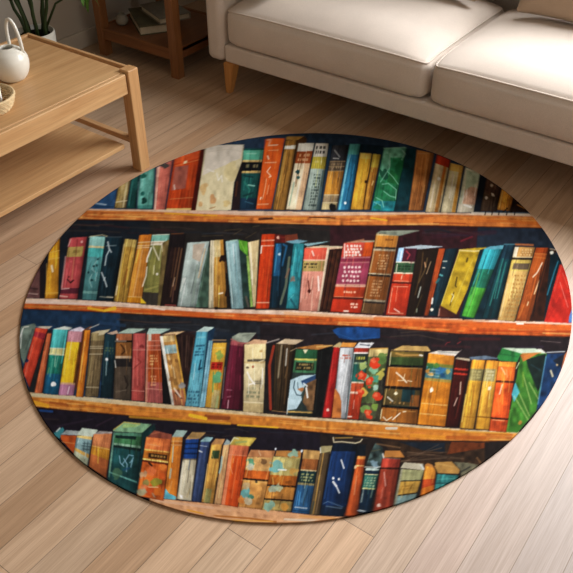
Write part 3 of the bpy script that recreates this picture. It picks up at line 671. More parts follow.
T(470, 230, 5.563); S([(0, 530), (560, 545)], '#e0641c', 30, 0.8); S([(20, 505), (100, 505)], '#c89878', 10); S([(262, 521), (296, 522)], '#f0e8dc', 10); S([(0, 560), (560, 565)], '#a83c10', 12, 0.7)
board([(22, 391), (70, 395.5), (110, 399), (200, 407.5), (290, 416), (380, 422), (470, 430), (540, 432)], [(22, 396), (70, 399.5), (110, 403.5), (200, 411), (290, 418.5), (380, 424.5), (470, 432), (540, 434)], [(22, 405.5), (70, 410.5), (140, 416.5), (238, 424.8), (315, 432), (400, 440), (485, 441.5), (540, 440)], '#c8ae84', '#c87828', 3)
T(10, 310, 5.73); S([(130, 485), (573, 520)], '#c4bc98', 14, 0.8); S([(140, 530), (215, 550)], '#e8a020', 26); S([(230, 530), (330, 545)], '#8a4418', 14, 0.7)
T(130, 415, 5.73); S([(0, 10), (573, 50)], '#f0a81c', 16, 0.7); S([(440, 10), (560, 15)], '#7a3818', 34, 0.8)
T(190, 320, 5.73); S([(0, 545), (90, 565)], '#f0b81c', 22); S([(100, 540), (573, 565)], '#c87a38', 14, 0.7)
T(215, 425, 5.73); S([(130, 0), (360, 15)], '#f4b41c', 10)
T(380, 425, 4.775); S([(0, 20), (400, 30)], '#cc7c20', 20, 0.7); S([(30, 15), (80, 15)], '#c8c4b8', 12); S([(0, 55), (130, 65)], '#d88420', 14, 0.8); S([(150, 50), (310, 60)], '#e08c1c', 20, 0.7); S([(320, 60), (500, 62)], '#a85014', 20, 0.7)
T(370, 335, 5.73); S([(100, 535), (150, 535)], '#c8b8a0', 18); S([(470, 540), (510, 540)], '#d8b890', 10)
T(460, 335, 5.07); S([(0, 490), (250, 500)], '#d88c24', 12, 0.8)
T(0, 0, 1)
P([(150, 498), (161, 498.8), (230, 505.5), (315, 515.5), (400, 520), (400, 540), (150, 540)], '#cf9468', 0.08)
T(130, 415, 5.73); S([(150, 490), (573, 545)], '#d8a888', 18, 0.8); S([(330, 545), (420, 565)], '#e8982c', 10)
T(215, 425, 5.73); S([(0, 475), (573, 530)], '#d89c70', 22, 0.8); S([(0, 520), (200, 535), (350, 555)], '#a86424', 10); S([(100, 545), (330, 552)], '#e8a040', 8); S([(400, 540), (573, 548)], '#d8c8b0', 14, 0.8)
T(300, 425, 5.73); S([(0, 522), (200, 535)], '#d89450', 12)

# --- second row
T(15, 220, 5.73)
P([(60, 445), (80, 380), (155, 235), (165, 450)], '#6c4a48', 0.15); S([(75, 420), (130, 425)], '#c0a098', 6); S([(90, 390), (130, 395)], '#3a2628', 8); P([(142, 250), (172, 225), (172, 448), (142, 448)], '#262024')
q = (200, 120, 258, 105, 248, 452, 168, 452); B(q, '#d08e20', [(0, 0.2, '#c08018'), (0.93, 1, '#b07418')], 0.1, 0.15, 0.25); lines(q, (0.2, 0.32), '#ecc060', 5); S([(210, 262), (216, 295)], '#f8e8c0', 12); S([(182, 250), (180, 440)], '#f0b848', 5, 0.8); lines(q, (0.9,), '#e8b858', 5)
q = (312, 103, 414, 96, 358, 454, 252, 452); B(q, '#b8494c', [(0.15, 0.31, '#b59c54', 0.02, 0.88), (0.82, 0.91, '#6a2c3c')], 0.07, 0.08, 0.22, text=[(0.19, 0.27, 0.35, 0.75, '#7a6830', 1)]); S([(320, 110), (305, 150)], '#e4b0a8', 6); S([(290, 210), (268, 390)], '#e8a8a0', 10, 0.7); S([(300, 340), (318, 360), (335, 345)], '#30181c', 9); D(308, 325, 5, '#40181c'); D(382, 125, 8, '#e8b0a8'); S([(268, 395), (310, 392)], '#e8c0b4', 6); S([(258, 435), (300, 440)], '#e0b0a0', 8)
q = (428, 92, 530, 97, 492, 462, 383, 456); B(q, '#4d888a', [(0, 0.15, '#80bab4'), (0.15, 0.18, '#d0c088'), (0.18, 0.32, '#42a2a0'), (0.86, 0.9, '#7ab4ae')], 0.08, 0.1, 0.2); S([(425, 96), (500, 85), (530, 95)], '#d8cc9c', 5)
for s_ in (((470, 230), (440, 280), (460, 300)), ((440, 310), (425, 345), (440, 385)), ((470, 300), (460, 350))): S(s_, '#b8d4d0', 4, 0.8)
for (x, y) in ((450, 265), (420, 300), (468, 262), (440, 345), (475, 225)): D(x, y, 6, '#16383c')
T(105, 220, 5.73)
q = (2, 95, 104, 103, 52, 470, -50, 462); B(q, '#16303c', (), 0.1); S([(16, 125), (24, 165), (36, 185)], '#d8e4e8', 7); S([(26, 170), (8, 205), (0, 260)], '#c8d8dc', 7); S([(8, 148), (64, 146)], '#a8b8bc', 4); S([(-20, 300), (0, 350), (10, 382)], '#d0dce0', 7); S([(0, 330), (-6, 345)], '#c8d8dc', 7); S([(-30, 440), (46, 445)], '#b8b098', 5); S([(-2, 98), (95, 98)], '#506068', 5); S([(10, 440), (45, 442)], '#c8bca0', 5)
B((112, 107, 186, 115, 128, 475, 48, 468), '#b98e38', [(0, 0.12, '#c8a858')], 0.26, 0.2, 0.25); S([(110, 140), (68, 400)], '#dcc488', 8, 0.8); S([(150, 150), (100, 380)], '#7a5018', 5, 0.8); S([(70, 380), (62, 430)], '#ece0c0', 8, 0.8); S([(130, 280), (105, 370)], '#8a3c10', 5, 0.8)
q = (196, 86, 270, 82, 208, 478, 122, 474); B(q, '#d4862e', [(0, 0.1, '#dc7c20'), (0.91, 1, '#e08c14')], 0.12, 0.12, 0.12); lines(q, (0.11, 0.16, 0.19), '#f0dcc0', 4); lines(q, (0.91,), '#f0c888', 4); S([(215, 170), (160, 440)], '#e8b478', 8, 0.7)
q = (268, 84, 372, 80, 318, 492, 206, 484); B(q, '#93904a', [(0, 0.095, '#7cc0ac'), (0.095, 0.15, '#ece0c4'), (0.82, 1, '#48423a')], 0.12, 0.0, 0.25); lines(q, (0.005, 0.1, 0.145), '#f0e4c8', 4); lines(q, (0.12,), '#7a5028', 4)
P([(330, 130), (370, 110), (320, 490), (300, 490)], '#6a5a34', 0.15)
S([(265, 160), (242, 220), (240, 240)], '#f0ecdc', 10); S([(275, 150), (310, 230)], '#e8e0c0', 7); S([(240, 270), (235, 320), (215, 380)], '#ece4d0', 8, 0.9); S([(282, 260), (278, 310)], '#d8d0a0', 6); D(300, 310, 6, '#f0ead8'); S([(325, 130), (330, 180)], '#e8dcc0', 4); P([(205, 445), (238, 478), (205, 478)], '#f0c01c'); S([(230, 400), (300, 380)], '#b0a85c', 12, 0.6)
B((372, 84, 462, 80, 410, 496, 316, 492), '#2e1e1c', [(0, 0.18, '#241c1e')], 0.1, 0.0, 0.1)
for (a, b, c) in (((405, 160), (380, 330), '#5a3a24'), ((425, 160), (375, 440), '#7a5434'), ((440, 165), (400, 400), '#8a6440'), ((395, 370), (385, 470), '#7a5040')): S([a, b], c, 8, 0.8)
S([(400, 330), (388, 380)], '#c0a080', 5); S([(380, 80), (450, 76)], '#8a4c20', 5); S([(345, 487), (405, 490)], '#b04840', 7)
q = (470, 130, 600, 122, 524, 500, 412, 496); B(q, '#98a8a2', (), 0.06, 0.1, 0.1, blob=0.12); P([(505, 140), (573, 132), (545, 240), (500, 220)], '#b8a894', 0.06); P([(445, 330), (465, 330), (430, 420)], '#d0d4cc'); S([(480, 150), (440, 400)], '#b0c0b8', 10, 0.7); S([(530, 260), (500, 480)], '#849a88', 10, 0.6)
T(195, 220, 5.73)
P([(82, 150), (86, 500), (4, 500), (40, 300)], '#40584a', 0.18); S([(75, 170), (25, 440)], '#6a8474', 6, 0.7); S([(62, 180), (10, 480)], '#8fb0b0', 3, 0.9); S([(58, 165), (20, 330)], '#d0a878', 8, 0.8)
P([(160, 118), (178, 118), (210, 505), (182, 505)], '#1e1b1b')
B((88, 117, 162, 113, 184, 504, 76, 506), '#cb8f38', [(0, 1, '#d6c8a4', 0, 0.28), (0, 0.25, '#c8b07a', 0.28, 0.75)], 0.14, 0.0, 0.1, edge=0.3); D(155, 222, 20, '#2c1a14', 1, 0.9); S([(175, 240), (178, 300)], '#7a4a1c', 10, 0.8); D(182, 420, 14, '#2a1a14', 1, 1.4); S([(130, 150), (120, 440)], '#e8b868', 5, 0.7); S([(138, 422), (158, 418)], '#f4ecd8', 9); S([(110, 160), (95, 460)], '#e0d4b4', 9, 0.7); D(122, 505, 16, '#201814', 1, 0.5)
P([(246, 113), (302, 125), (304, 215), (262, 190)], '#5ca42c', 0.1); P([(250, 160), (300, 205), (322, 500), (280, 500)], '#2b443e', 0.15); P([(294, 205), (312, 205), (345, 495), (318, 498)], '#82a44e', 0.12); S([(262, 125), (290, 190)], '#8cc850', 6, 0.8); S([(292, 440), (306, 495)], '#6a5a50', 14, 0.8)
B((174, 122, 250, 114, 279, 508, 208, 510), '#8db2b6', (), 0.16, 0.15, 0.15, edge=0.25); S([(185, 130), (215, 480)], '#c4d8d4', 6, 0.8); S([(225, 150), (255, 490)], '#6a98a0', 6, 0.6); S([(200, 120), (240, 115)], '#a8d4c0', 7)
B((302, 128, 370, 113, 348, 498, 332, 498), '#ccb280', [(0, 1, '#d8c494', 0, 0.3)], 0.1, 0.05, 0.2)
P([(455, 82), (573, 86), (573, 132), (460, 130)], '#5c1a16', 0.12); D(476, 100, 10, '#e8a890'); S([(490, 100), (560, 95)], '#8a3020', 10, 0.6)
P([(440, 135), (573, 128), (573, 505), (425, 505)], '#142c38', 0.1)
q = (382, 82, 460, 80, 424, 508, 348, 508); B(q, '#d63f0e', (), 0.08, 0.1, 0.22, edge=0.3); lines(q, (0.085, 0.155, 0.92), '#f4c8b0', 5); lines(q, (0.11,), '#9a2808', 3); S([(382, 150), (378, 190)], '#f8ece0', 8); S([(440, 120), (405, 440)], '#e8642c', 5, 0.7)
B((460, 135, 503, 135, 482, 505, 430, 505), '#1f5c84', [(0.5, 1, '#143648')], 0.15); D(484, 196, 8, '#b8d8e8'); S([(475, 160), (455, 300)], '#4a98b8', 6, 0.7); S([(505, 140), (525, 150), (500, 260)], '#2a7ab0', 12, 0.7)
S([(540, 215), (520, 380), (490, 480)], '#7c8468', 16, 0.8); S([(520, 330), (540, 280)], '#8a6450', 12, 0.8)
S([(500, 140), (482, 500)], '#0c2230', 6)
T(285, 225, 5.73)
P([(0, 60), (70, 50), (75, 88), (0, 95)], '#7a3a24'); P([(0, 95), (70, 84), (135, 92), (60, 110)], '#6c9cac', 0.06); P([(105, 108), (260, 92), (230, 100), (130, 122)], '#88b0b8', 0.06)
B((48, 105, 112, 106, 78, 482, 4, 478), '#2a8c96', (), 0.14, 0.15, 0.2, blob=0.14); D(45, 310, 16, '#7a6a60'); S([(60, 130), (40, 300)], '#5cb8b8', 7, 0.7); S([(30, 420), (60, 470)], '#174a58', 12, 0.7); S([(80, 150), (60, 280)], '#1a6a78', 7, 0.7); S([(20, 430), (50, 400)], '#6ac0c0', 5, 0.7)
P([(256, 145), (335, 128), (334, 180), (265, 498), (196, 498)], '#3a1b12', 0.2)
for k in range(8): S([(265 + 8 * k, 150), (205 + 8 * k, 480)], ['#6a3c20', '#24100a', '#80522c'][k % 3], 4, 0.7)
P([(112, 128), (210, 118), (330, 122), (335, 132), (250, 140)], '#dcb08c', 0.06); S([(180, 124), (330, 126)], '#a8b49c', 6, 0.8)
q = (112, 132, 256, 130, 196, 497, 78, 492); B(q, '#e6917c', [(0, 0.18, '#e25640'), (0.2, 0.37, '#a48e50'), (0, 1, '#ecccac', 0.9, 1)], 0.06, 0.06, 0.12, edge=0.25, text=[(0.23, 0.33, 0.06, 0.62, '#1c1c18', 2)]); S([(155, 150), (165, 175)], '#f4d8c8', 9); S([(134, 320), (140, 388)], '#5a1c14', 7); D(139, 380, 9, '#4a1410'); S([(190, 295), (194, 375)], '#f8e8dc', 9); S([(120, 205), (230, 203)], '#e8c8a0', 5); S([(105, 290), (90, 440)], '#f0b0a0', 8, 0.7)
P([(338, 98), (440, 82), (450, 76), (455, 88), (512, 88), (516, 100), (400, 112)], '#a8785c', 0.1); S([(340, 100), (455, 78)], '#5a2c20', 5); S([(440, 98), (515, 92)], '#8fa890', 7, 0.8)
q = (335, 103, 510, 98, 436, 505, 258, 497); B(q, '#cf4828', [(0, 0.2, '#d04a38'), (0, 0.2, '#ec5a14', 0.7, 1), (0.2, 0.29, '#94304a'), (0.29, 0.6, '#a8405c'), (0.6, 0.63, '#e8a888'), (0.63, 0.78, '#e04a1c'), (0.78, 0.81, '#6a1c14'), (0.81, 1, '#e03a18')], 0.06, 0.05, 0.2)
S([(342, 110), (340, 190)], '#e8d4c8', 8); lines(q, (0.215, 0.285, 0.6, 0.63), '#e8a898', 4); lines(q, (0.78,), '#f0b890', 3)
def dots(q, v0, v1, u0, u1, nr, nc, r, col):
    for i in range(nr):
        for j in range(nc):
            v = v0 + (v1 - v0) * (i + 0.5) / nr; u = u0 + (u1 - u0) * (j + 0.5 + 0.3 * (i % 2)) / nc + rg.uniform(-0.02, 0.02)
            a = (q[0] + (q[6] - q[0]) * v, q[1] + (q[7] - q[1]) * v); b = (q[2] + (q[4] - q[2]) * v, q[3] + (q[5] - q[3]) * v)
            D(a[0] + (b[0] - a[0]) * u, a[1] + (b[1] - a[1]) * u, r, col, 0.9)
dots(q, 0.03, 0.2, 0.12, 0.62, 4, 5, 7, '#f0dcd0'); dots(q, 0.32, 0.58, 0.14, 0.74, 4, 5, 7, '#f0d0c8'); dots(q, 0.67, 0.75, 0.3, 0.7, 1, 5, 6, '#f0b090'); dots(q, 0.86, 0.94, 0.6, 0.85, 2, 3, 6, '#f0c0a8'); S([(338, 493), (362, 494)], '#f4e8d8', 9)
T(375, 225, 5.73)
P([(140, 60), (268, 32), (275, 125), (130, 145), (60, 515), (45, 515)], '#33151a', 0.12)
q = (6, 50, 138, 55, 46, 515, -82, 505); B(q, '#90521e', [(0, 0.02, '#b8a070'), (0.02, 0.16, '#c47e2c'), (0.16, 0.185, '#3a3028'), (0.185, 0.21, '#a8987c'), (0.49, 0.505, '#b8a888'), (0.505, 0.53, '#2c2018'), (0.82, 0.845, '#a0937a'), (0.845, 0.865, '#2c2420'), (0.865, 1, '#6c4c2c')], 0.14, 0.12, 0.25, text=[(0.05, 0.09, 0.45, 0.85, '#6a3c14', 1), (0.25, 0.45, 0.3, 0.75, '#d8b080', 6), (0.57, 0.79, 0.25, 0.7, '#d8a878', 6)])
S([(14, 60), (-70, 490)], '#c8a878', 4, 0.8); S([(130, 70), (50, 500)], '#b0885c', 4, 0.7); S([(-5, 130), (-15, 200), (-30, 260)], '#e0c8a0', 4, 0.7)
P([(6, 48), (34, 32), (262, 30), (140, 62)], '#7a8272', 0.08); S([(40, 38), (250, 34)], '#9aa490', 5, 0.7)
P([(140, 132), (260, 115), (398, 124), (240, 140)], '#a6b6c0', 0.06)
q = (134, 132, 242, 134, 178, 522, 60, 516); B(q, '#de3c1a', [(0, 0.2, '#501c2c'), (0, 0.2, '#8cb4d8', 0, 0.3), (0.215, 0.36, '#34583a'), (0.2, 0.215, '#e8d8b8'), (0.36, 0.38, '#e8d0b0'), (0.38, 0.5, '#e24620'), (0.5, 0.525, '#5a1410')], 0.06, 0.1, 0.15, text=[(0.25, 0.33, 0.1, 0.85, '#1c3420', 2)])
S([(152, 150), (145, 200)], '#e8f0f4', 8, 0.8); S([(180, 150), (200, 170), (185, 195)], '#c0404c', 9, 0.8); S([(128, 225), (120, 275)], '#e8d8b8', 5); lines(q, (0.49, 0.57, 0.965), '#f0b090', 4, 0.1, 0.85); S([(130, 350), (118, 440)], '#f0a080', 3); S([(100, 360), (78, 500)], '#f0b898', 4); S([(155, 290), (150, 310)], '#f0c0a0', 6); S([(110, 480), (140, 500)], '#f4d8c8', 6)
B((244, 138, 364, 132, 276, 520, 180, 524), '#281a10', (), 0.16, 0.0, 0.1)
for (pts, c, wd_) in (((((275, 160), (265, 260), (230, 400)), '#5c4424', 8)), ((((300, 190), (285, 260), (250, 330)), '#6c5630', 8)), ((((320, 210), (295, 280)), '#c8a880', 5)), ((((285, 215), (290, 240)), '#e0a878', 8)), ((((262, 355), (246, 415)), '#c8d4c8', 7)), ((((270, 400), (225, 510)), '#4a3c20', 7)), ((((240, 480), (238, 500)), '#a8b8a0', 6))): S(pts, c, wd_, 0.85)
B((364, 136, 404, 136, 308, 520, 280, 520), '#b44c1a', (), 0.08, 0.05, 0.2)
B((404, 138, 478, 132, 364, 524, 304, 520), '#16303a', (), 0.1, 0.12); S([(390, 208), (412, 208)], '#c8d0c0', 6); S([(388, 244), (400, 246)], '#e8e0c8', 6); S([(372, 285), (386, 290)], '#60b0b0', 10); S([(330, 420), (326, 450)], '#f0ece0', 10); D(326, 484, 8, '#f0e8d0'); S([(365, 310), (352, 330)], '#2a7a80', 14, 0.8)
P([(372, 455), (440, 490), (455, 525), (358, 525)], '#54281c', 0.15); S([(370, 480), (365, 520)], '#b08878', 7)
P([(485, 140), (573, 132), (640, 128), (600, 215), (466, 512), (440, 496), (376, 462)], '#b5941a', 0.1)
S([(484, 145), (573, 150), (610, 146)], '#e0cc90', 9, 0.9); S([(484, 148), (380, 455)], '#e4cc68', 6, 0.7); S([(490, 160), (573, 165)], '#8a6a14', 5, 0.8); S([(470, 300), (460, 345), (465, 355)], '#4c3c0c', 9); S([(452, 385), (430, 460)], '#5c4812', 8); S([(440, 395), (452, 405), (436, 440)], '#e8e0b0', 5); S([(530, 190), (525, 210)], '#5c4c10', 12); S([(500, 330), (470, 430)], '#c8a830', 10, 0.6); S([(560, 200), (440, 480)], '#dcc458', 5, 0.5)
T(470, 230, 5.563)
P([(55, 110), (90, 100), (250, 80), (240, 490), (-40, 500), (-60, 480)], '#12303a', 0.12)
B((75, 108, 180, 105, 24, 492, -48, 478), '#23706a', [(0, 0.28, '#288c98'), (0.28, 0.55, '#206a54'), (0.55, 1, '#489a34')], 0.2, 0.15, 0.35); P([(72, 108), (110, 92), (188, 84), (182, 106)], '#5aa0b4', 0.06); S([(90, 120), (20, 300)], '#48a8a8', 7, 0.7); S([(50, 240), (0, 420)], '#78b048', 8, 0.7)
B((192, 78, 252, 84, 152, 492, 66, 492), '#164850', [(0, 0.2, '#1c3c4c')], 0.2, 0.1)
for (a, b) in (((185, 160), (110, 420)), ((170, 220), (135, 380)), ((200, 180), (150, 380))): S([a, b], '#3c9484', 6, 0.8)
S([(190, 80), (250, 80)], '#5a98a8', 5); S([(120, 440), (110, 480)], '#1c2c30', 16, 0.8)
q = (248, 95, 364, 96, 250, 510, 152, 502); B(q, '#d0a45c', [(0, 0.13, '#cc9450'), (0, 0.13, '#e0d0b0', 0, 0.2), (0.14, 0.17, '#3a3024'), (0.17, 0.32, '#c8aa50'), (0.215, 0.3, '#685844', 0.14, 0.95)], 0.08, 0.15, 0.2); dots(q, 0.36, 0.97, 0.3, 0.95, 11, 4, 5, '#a87434'); dots(q, 0.02, 0.12, 0.35, 0.9, 3, 4, 4, '#e8c488'); S([(255, 80), (350, 84)], '#b86a38', 12); S([(210, 300), (168, 480)], '#ecd49c', 8, 0.6); lines(q, (0.135,), '#e8d8b0', 4); S([(270, 160), (345, 166)], '#2a2420', 5)
B((366, 98, 440, 98, 334, 510, 252, 506), '#a6501a', [(0, 0.08, '#9a4010')], 0.16, 0.1); S([(360, 130), (425, 135)], '#e08840', 4); S([(358, 150), (420, 158)], '#d88038', 4); S([(402, 182), (375, 235), (350, 262)], '#f4dcc0', 7); S([(385, 280), (358, 355)], '#f0c898', 7); S([(325, 400), (318, 420)], '#f0d0a0', 6); S([(300, 420), (270, 490)], '#d8782c', 8, 0.7)
P([(440, 100), (480, 112), (420, 505), (336, 510)], '#3a1c0e', 0.15); S([(430, 160), (370, 400)], '#6a3418', 6, 0.7); S([(400, 200), (350, 480)], '#24100a', 8, 0.7)
P([(450, 110), (520, 170), (430, 505), (412, 505)], '#0e2630', 0.1); D(455, 124, 9, '#e8e4d0'); S([(490, 175), (470, 230), (430, 360)], '#2c8ca4', 8, 0.8); S([(445, 105), (475, 110)], '#c8bca0', 5)
P([(500, 190), (535, 215), (575, 320), (572, 520), (412, 512)], '#c4281a', 0.08); S([(512, 190), (470, 340)], '#e05040', 6, 0.8); S([(500, 290), (545, 430)], '#e8887c', 4, 0.9); S([(515, 240), (545, 320)], '#e0604c', 5, 0.8); S([(500, 380), (430, 500)], '#a01c14', 12, 0.5)
P([(552, 480), (575, 420), (575, 516), (548, 516)], '#4a78b8')

# --- third row
T(10, 310, 5.73)
P([(64, 95), (140, 76), (150, 92), (80, 310), (40, 220), (40, 130)], '#66766c', 0.12); S([(75, 105), (55, 160), (50, 200)], '#e8ece8', 7); S([(68, 130), (60, 220)], '#c8d0c8', 6); S([(80, 98), (105, 95)], '#d8dcd0', 7); S([(130, 110), (90, 230)], '#4a5a54', 8, 0.7)
P([(140, 95), (245, 93), (215, 112)], '#c4b8a4', 0.06); P([(215, 118), (240, 112), (140, 475), (108, 470), (110, 440)], '#262a2c')
q = (146, 102, 218, 108, 112, 450, 72, 350); B(q, '#d4452c', [(0.12, 0.27, '#a02c38')], 0.08, 0.15, 0.2); S([(130, 200), (85, 380)], '#ec7c68', 6, 0.7); D(95, 290, 10, '#1c2c50'); S([(100, 270), (85, 300)], '#202c48', 5)
B((212, 133, 240, 133, 186, 478, 138, 474), '#c8643a', (), 0.1, 0.15); S([(214, 180), (165, 460)], '#e49068', 4, 0.6)
P([(246, 110), (312, 93), (358, 102), (334, 116)], '#ccd4c8', 0.06)
q = (246, 110, 334, 113, 276, 488, 188, 480); B(q, '#1c6a90', [(0, 0.29, '#48b2b2'), (0.29, 0.39, '#d8d088'), (0.39, 0.68, '#1c7c6c')], 0.1, 0.15, 0.15); lines(q, (0.29, 0.39), '#f0e8c0', 4, 0, 1); D(250, 424, 13, '#ecf0f0', 1, 0.9); S([(245, 280), (230, 380)], '#68b8a0', 10, 0.6); S([(225, 330), (215, 370)], '#c8b870', 4, 0.7)
P([(332, 118), (402, 96), (428, 110), (416, 126)], '#cfc6d8', 0.06); P([(412, 122), (430, 115), (395, 420), (358, 480)], '#6a3a20', 0.1)
q = (333, 120, 418, 124, 366, 492, 276, 488); B(q, '#e8b41c', [(0, 0.165, '#b27a84'), (0.165, 0.8, '#7a4a14', 0.84, 1), (0.8, 0.83, '#c89878'), (0.83, 1, '#a8708c')], 0.1, 0.12, 0.12); S([(325, 220), (310, 370)], '#f4dc60', 10, 0.6); S([(340, 440), (330, 480)], '#d8b8c8', 8); S([(360, 390), (385, 230)], '#c07c10', 5, 0.6)
B((426, 117, 464, 112, 420, 500, 376, 498), '#e07e1e', (), 0.08, 0.15, 0.25); S([(428, 180), (400, 400)], '#f8c888', 4, 0.8); S([(455, 105), (510, 82)], '#d8d4c8', 5); S([(420, 118), (465, 95)], '#9a5018', 6)
P([(462, 132), (500, 120), (573, 112), (560, 126), (545, 132)], '#c0ae88', 0.06)
q = (464, 132, 545, 130, 506, 500, 428, 497); B(q, '#6c5c40', [(0, 0.12, '#8c7c54')], 0.12, 0.15, 0.2); lines(q, (0.21, 0.24, 0.33, 0.85), '#cfc4a4', 4); S([(470, 270), (445, 430)], '#a89868', 6, 0.7)
T(100, 315, 5.73)
P([(0, 92), (62, 80), (20, 112), (-10, 116)], '#c4b894', 0.06); P([(40, 105), (95, 88), (105, 105), (70, 112)], '#c8a890', 0.06)
q = (26, 110, 94, 112, 72, 476, 2, 474); B(q, '#1b3842', (), 0.1, 0.12, 0.2, text=[(0.2, 0.32, 0.1, 0.85, '#6a7848', 3)]); D(38, 255, 9, '#f0f4f4'); S([(38, 260), (34, 345)], '#b0c8c8', 6, 0.8); S([(28, 160), (15, 400)], '#3a606a', 5, 0.7)
P([(100, 104), (165, 76), (262, 80), (190, 106)], '#a6c0b0', 0.06)
q = (92, 108, 186, 106, 176, 488, 74, 482); B(q, '#504438', [(0, 0.1, '#b46a44'), (0.1, 0.13, '#1c1816'), (0.13, 0.34, '#94602c'), (0.34, 0.375, '#c8a888'), (0.375, 0.5, '#2a2626')], 0.12, 0.1, 0.2); S([(120, 170), (145, 205), (125, 225)], '#4a2a14', 10); S([(145, 175), (150, 220)], '#d09858', 6, 0.8); S([(85, 260), (90, 300)], '#d8d8d0', 6); S([(140, 350), (160, 400), (150, 420)], '#2a221c', 10, 0.8); S([(90, 440), (150, 430)], '#8a7c68', 5, 0.7); S([(88, 150), (150, 150)], '#e0c8b0', 5); D(98, 140, 6, '#e0d8d0')
P([(268, 108), (282, 76), (405, 80), (346, 108)], '#a8c8bc', 0.06); S([(300, 90), (390, 88)], '#8aa8a0', 5, 0.7)
q = (188, 105, 264, 104, 256, 496, 178, 490); B(q, '#aa4842', [(0, 0.24, '#b2504c')], 0.08, 0.1, 0.18); lines(q, (0.245, 0.85), '#d89080', 4); S([(190, 310), (235, 270), (215, 250)], '#7a2c28', 8, 0.7); D(240, 180, 12, '#7a2c2c', 0.8); S([(195, 250), (188, 420)], '#cc7c70', 7, 0.6)
q = (266, 110, 348, 106, 362, 508, 256, 500); B(q, '#a8491c', [(0, 0.23, '#b4583c'), (0.7, 1, '#a65450'), (0, 0.1, '#b8b4a4', 0, 0.35), (0, 1, '#c48068', 0, 0.14)], 0.16, 0.05, 0.12, text=[(0.3, 0.46, 0.25, 0.75, '#e8b478', 4), (0.6, 0.76, 0.3, 0.65, '#e8a880', 4)]); lines(q, (0.1, 0.17, 0.235, 0.5, 0.8), '#e0a088', 4); S([(330, 200), (345, 440)], '#d8743c', 6, 0.6)
P([(346, 125), (362, 180), (415, 515), (360, 510)], '#1a1719')
P([(434, 112), (492, 94), (550, 118), (500, 420), (480, 440)], '#33211e', 0.15)
for k in range(6): S([(470 + 14 * k, 110 + 4 * k), (470 + 10 * k, 300)], ['#6a4c3c', '#201412', '#8a6a54'][k % 3], 4, 0.7)
P([(343, 118), (400, 100), (490, 92), (436, 114)], '#d8b080', 0.06); S([(350, 118), (430, 112)], '#4a2418', 6)
q = (342, 122, 434, 112, 503, 522, 410, 518); B(q, '#b78442', [(0, 0.09, '#d8b478'), (0.14, 0.26, '#90b2b6', 0.16, 0.92), (0.78, 1, '#b8704c', 0.15, 0.9), (0, 1, '#ded6c6', 0, 0.17), (0, 1, '#d8a23c', 0.9, 1)], 0.16, 0.05, 0.05, edge=0.25, blob=0.16); D(470, 404, 20, '#8a8c90', 0.9, 0.8); D(400, 270, 16, '#8a5a28', 0.7); S([(430, 445), (470, 480)], '#3a2014', 6); S([(380, 230), (430, 220)], '#7a4c20', 4, 0.8); S([(425, 420), (460, 470)], '#e8dccc', 10, 0.8); D(405, 370, 14, '#8a5a2c', 0.6); S([(420, 300), (430, 360)], '#e0c090', 8, 0.7); D(440, 260, 12, '#6a4420', 0.6)
T(190, 320, 5.73)
P([(98, 66), (138, 42), (160, 90), (112, 165), (62, 500), (50, 500)], '#1c3c58', 0.12); P([(140, 60), (270, 80), (220, 130), (130, 130)], '#232c38', 0.15)
q = (35, 68, 104, 63, 60, 498, -30, 494); B(q, '#4c9ab2', [(0.55, 1, '#5aa0b4')], 0.16, 0.12, 0.25, text=[(0.17, 0.33, 0.15, 0.85, '#1c4a60', 4), (0.78, 0.97, 0.1, 0.85, '#2c5c74', 4)]); P([(34, 68), (82, 38), (140, 42), (102, 66)], '#bcd8d0', 0.06); S([(62, 230), (50, 285), (65, 275)], '#143a50', 10); S([(30, 250), (20, 340)], '#b4d8e0', 7, 0.7); S([(45, 100), (85, 98)], '#88c8d0', 10, 0.7)
P([(108, 118), (130, 118), (92, 498), (55, 500)], '#78aabc', 0.1); S([(118, 130), (75, 470)], '#2c5c78', 4, 0.7)
q = (130, 132, 212, 130, 168, 510, 84, 500); B(q, '#dfa634', [(0.29, 0.41, '#c4281a', 0.08, 0.88), (0.72, 1, '#c8b274', 0.4, 0.9)], 0.08, 0.05, 0.12, text=[(0.31, 0.39, 0.15, 0.8, '#6a1008', 2)]); D(170, 205, 20, '#8aa44a', 0.95, 1.1); D(158, 330, 26, '#5aa274', 0.95, 1.5); S([(135, 300), (130, 410)], '#5aa060', 9, 0.9); S([(160, 440), (150, 500)], '#90a870', 14, 0.7); S([(135, 160), (200, 160)], '#f0d088', 5, 0.7); S([(128, 116), (205, 116)], '#a8845c', 8)
P([(326, 128), (380, 75), (390, 120), (312, 520), (300, 520)], '#281c24', 0.1); P([(240, 96), (282, 74), (382, 72), (330, 130), (290, 135), (240, 120)], '#8c9484', 0.08); S([(300, 90), (370, 80)], '#6c7468', 10, 0.7)
B((232, 118, 332, 132, 306, 518, 176, 508), '#5e1a2e', [(0, 0.06, '#8a4448')], 0.12, 0.28, 0.45); S([(236, 110), (290, 135), (330, 132)], '#a85c58', 9); S([(240, 150), (222, 300), (195, 480)], '#7c3048', 16, 0.6); S([(210, 400), (240, 402)], '#c88898', 4); S([(213, 440), (235, 438)], '#c88898', 4); S([(220, 460), (216, 505)], '#d8a8b0', 6); S([(200, 270), (185, 450)], '#b09090', 5, 0.7)
P([(312, 138), (368, 110), (442, 118), (436, 140)], '#dca880', 0.06)
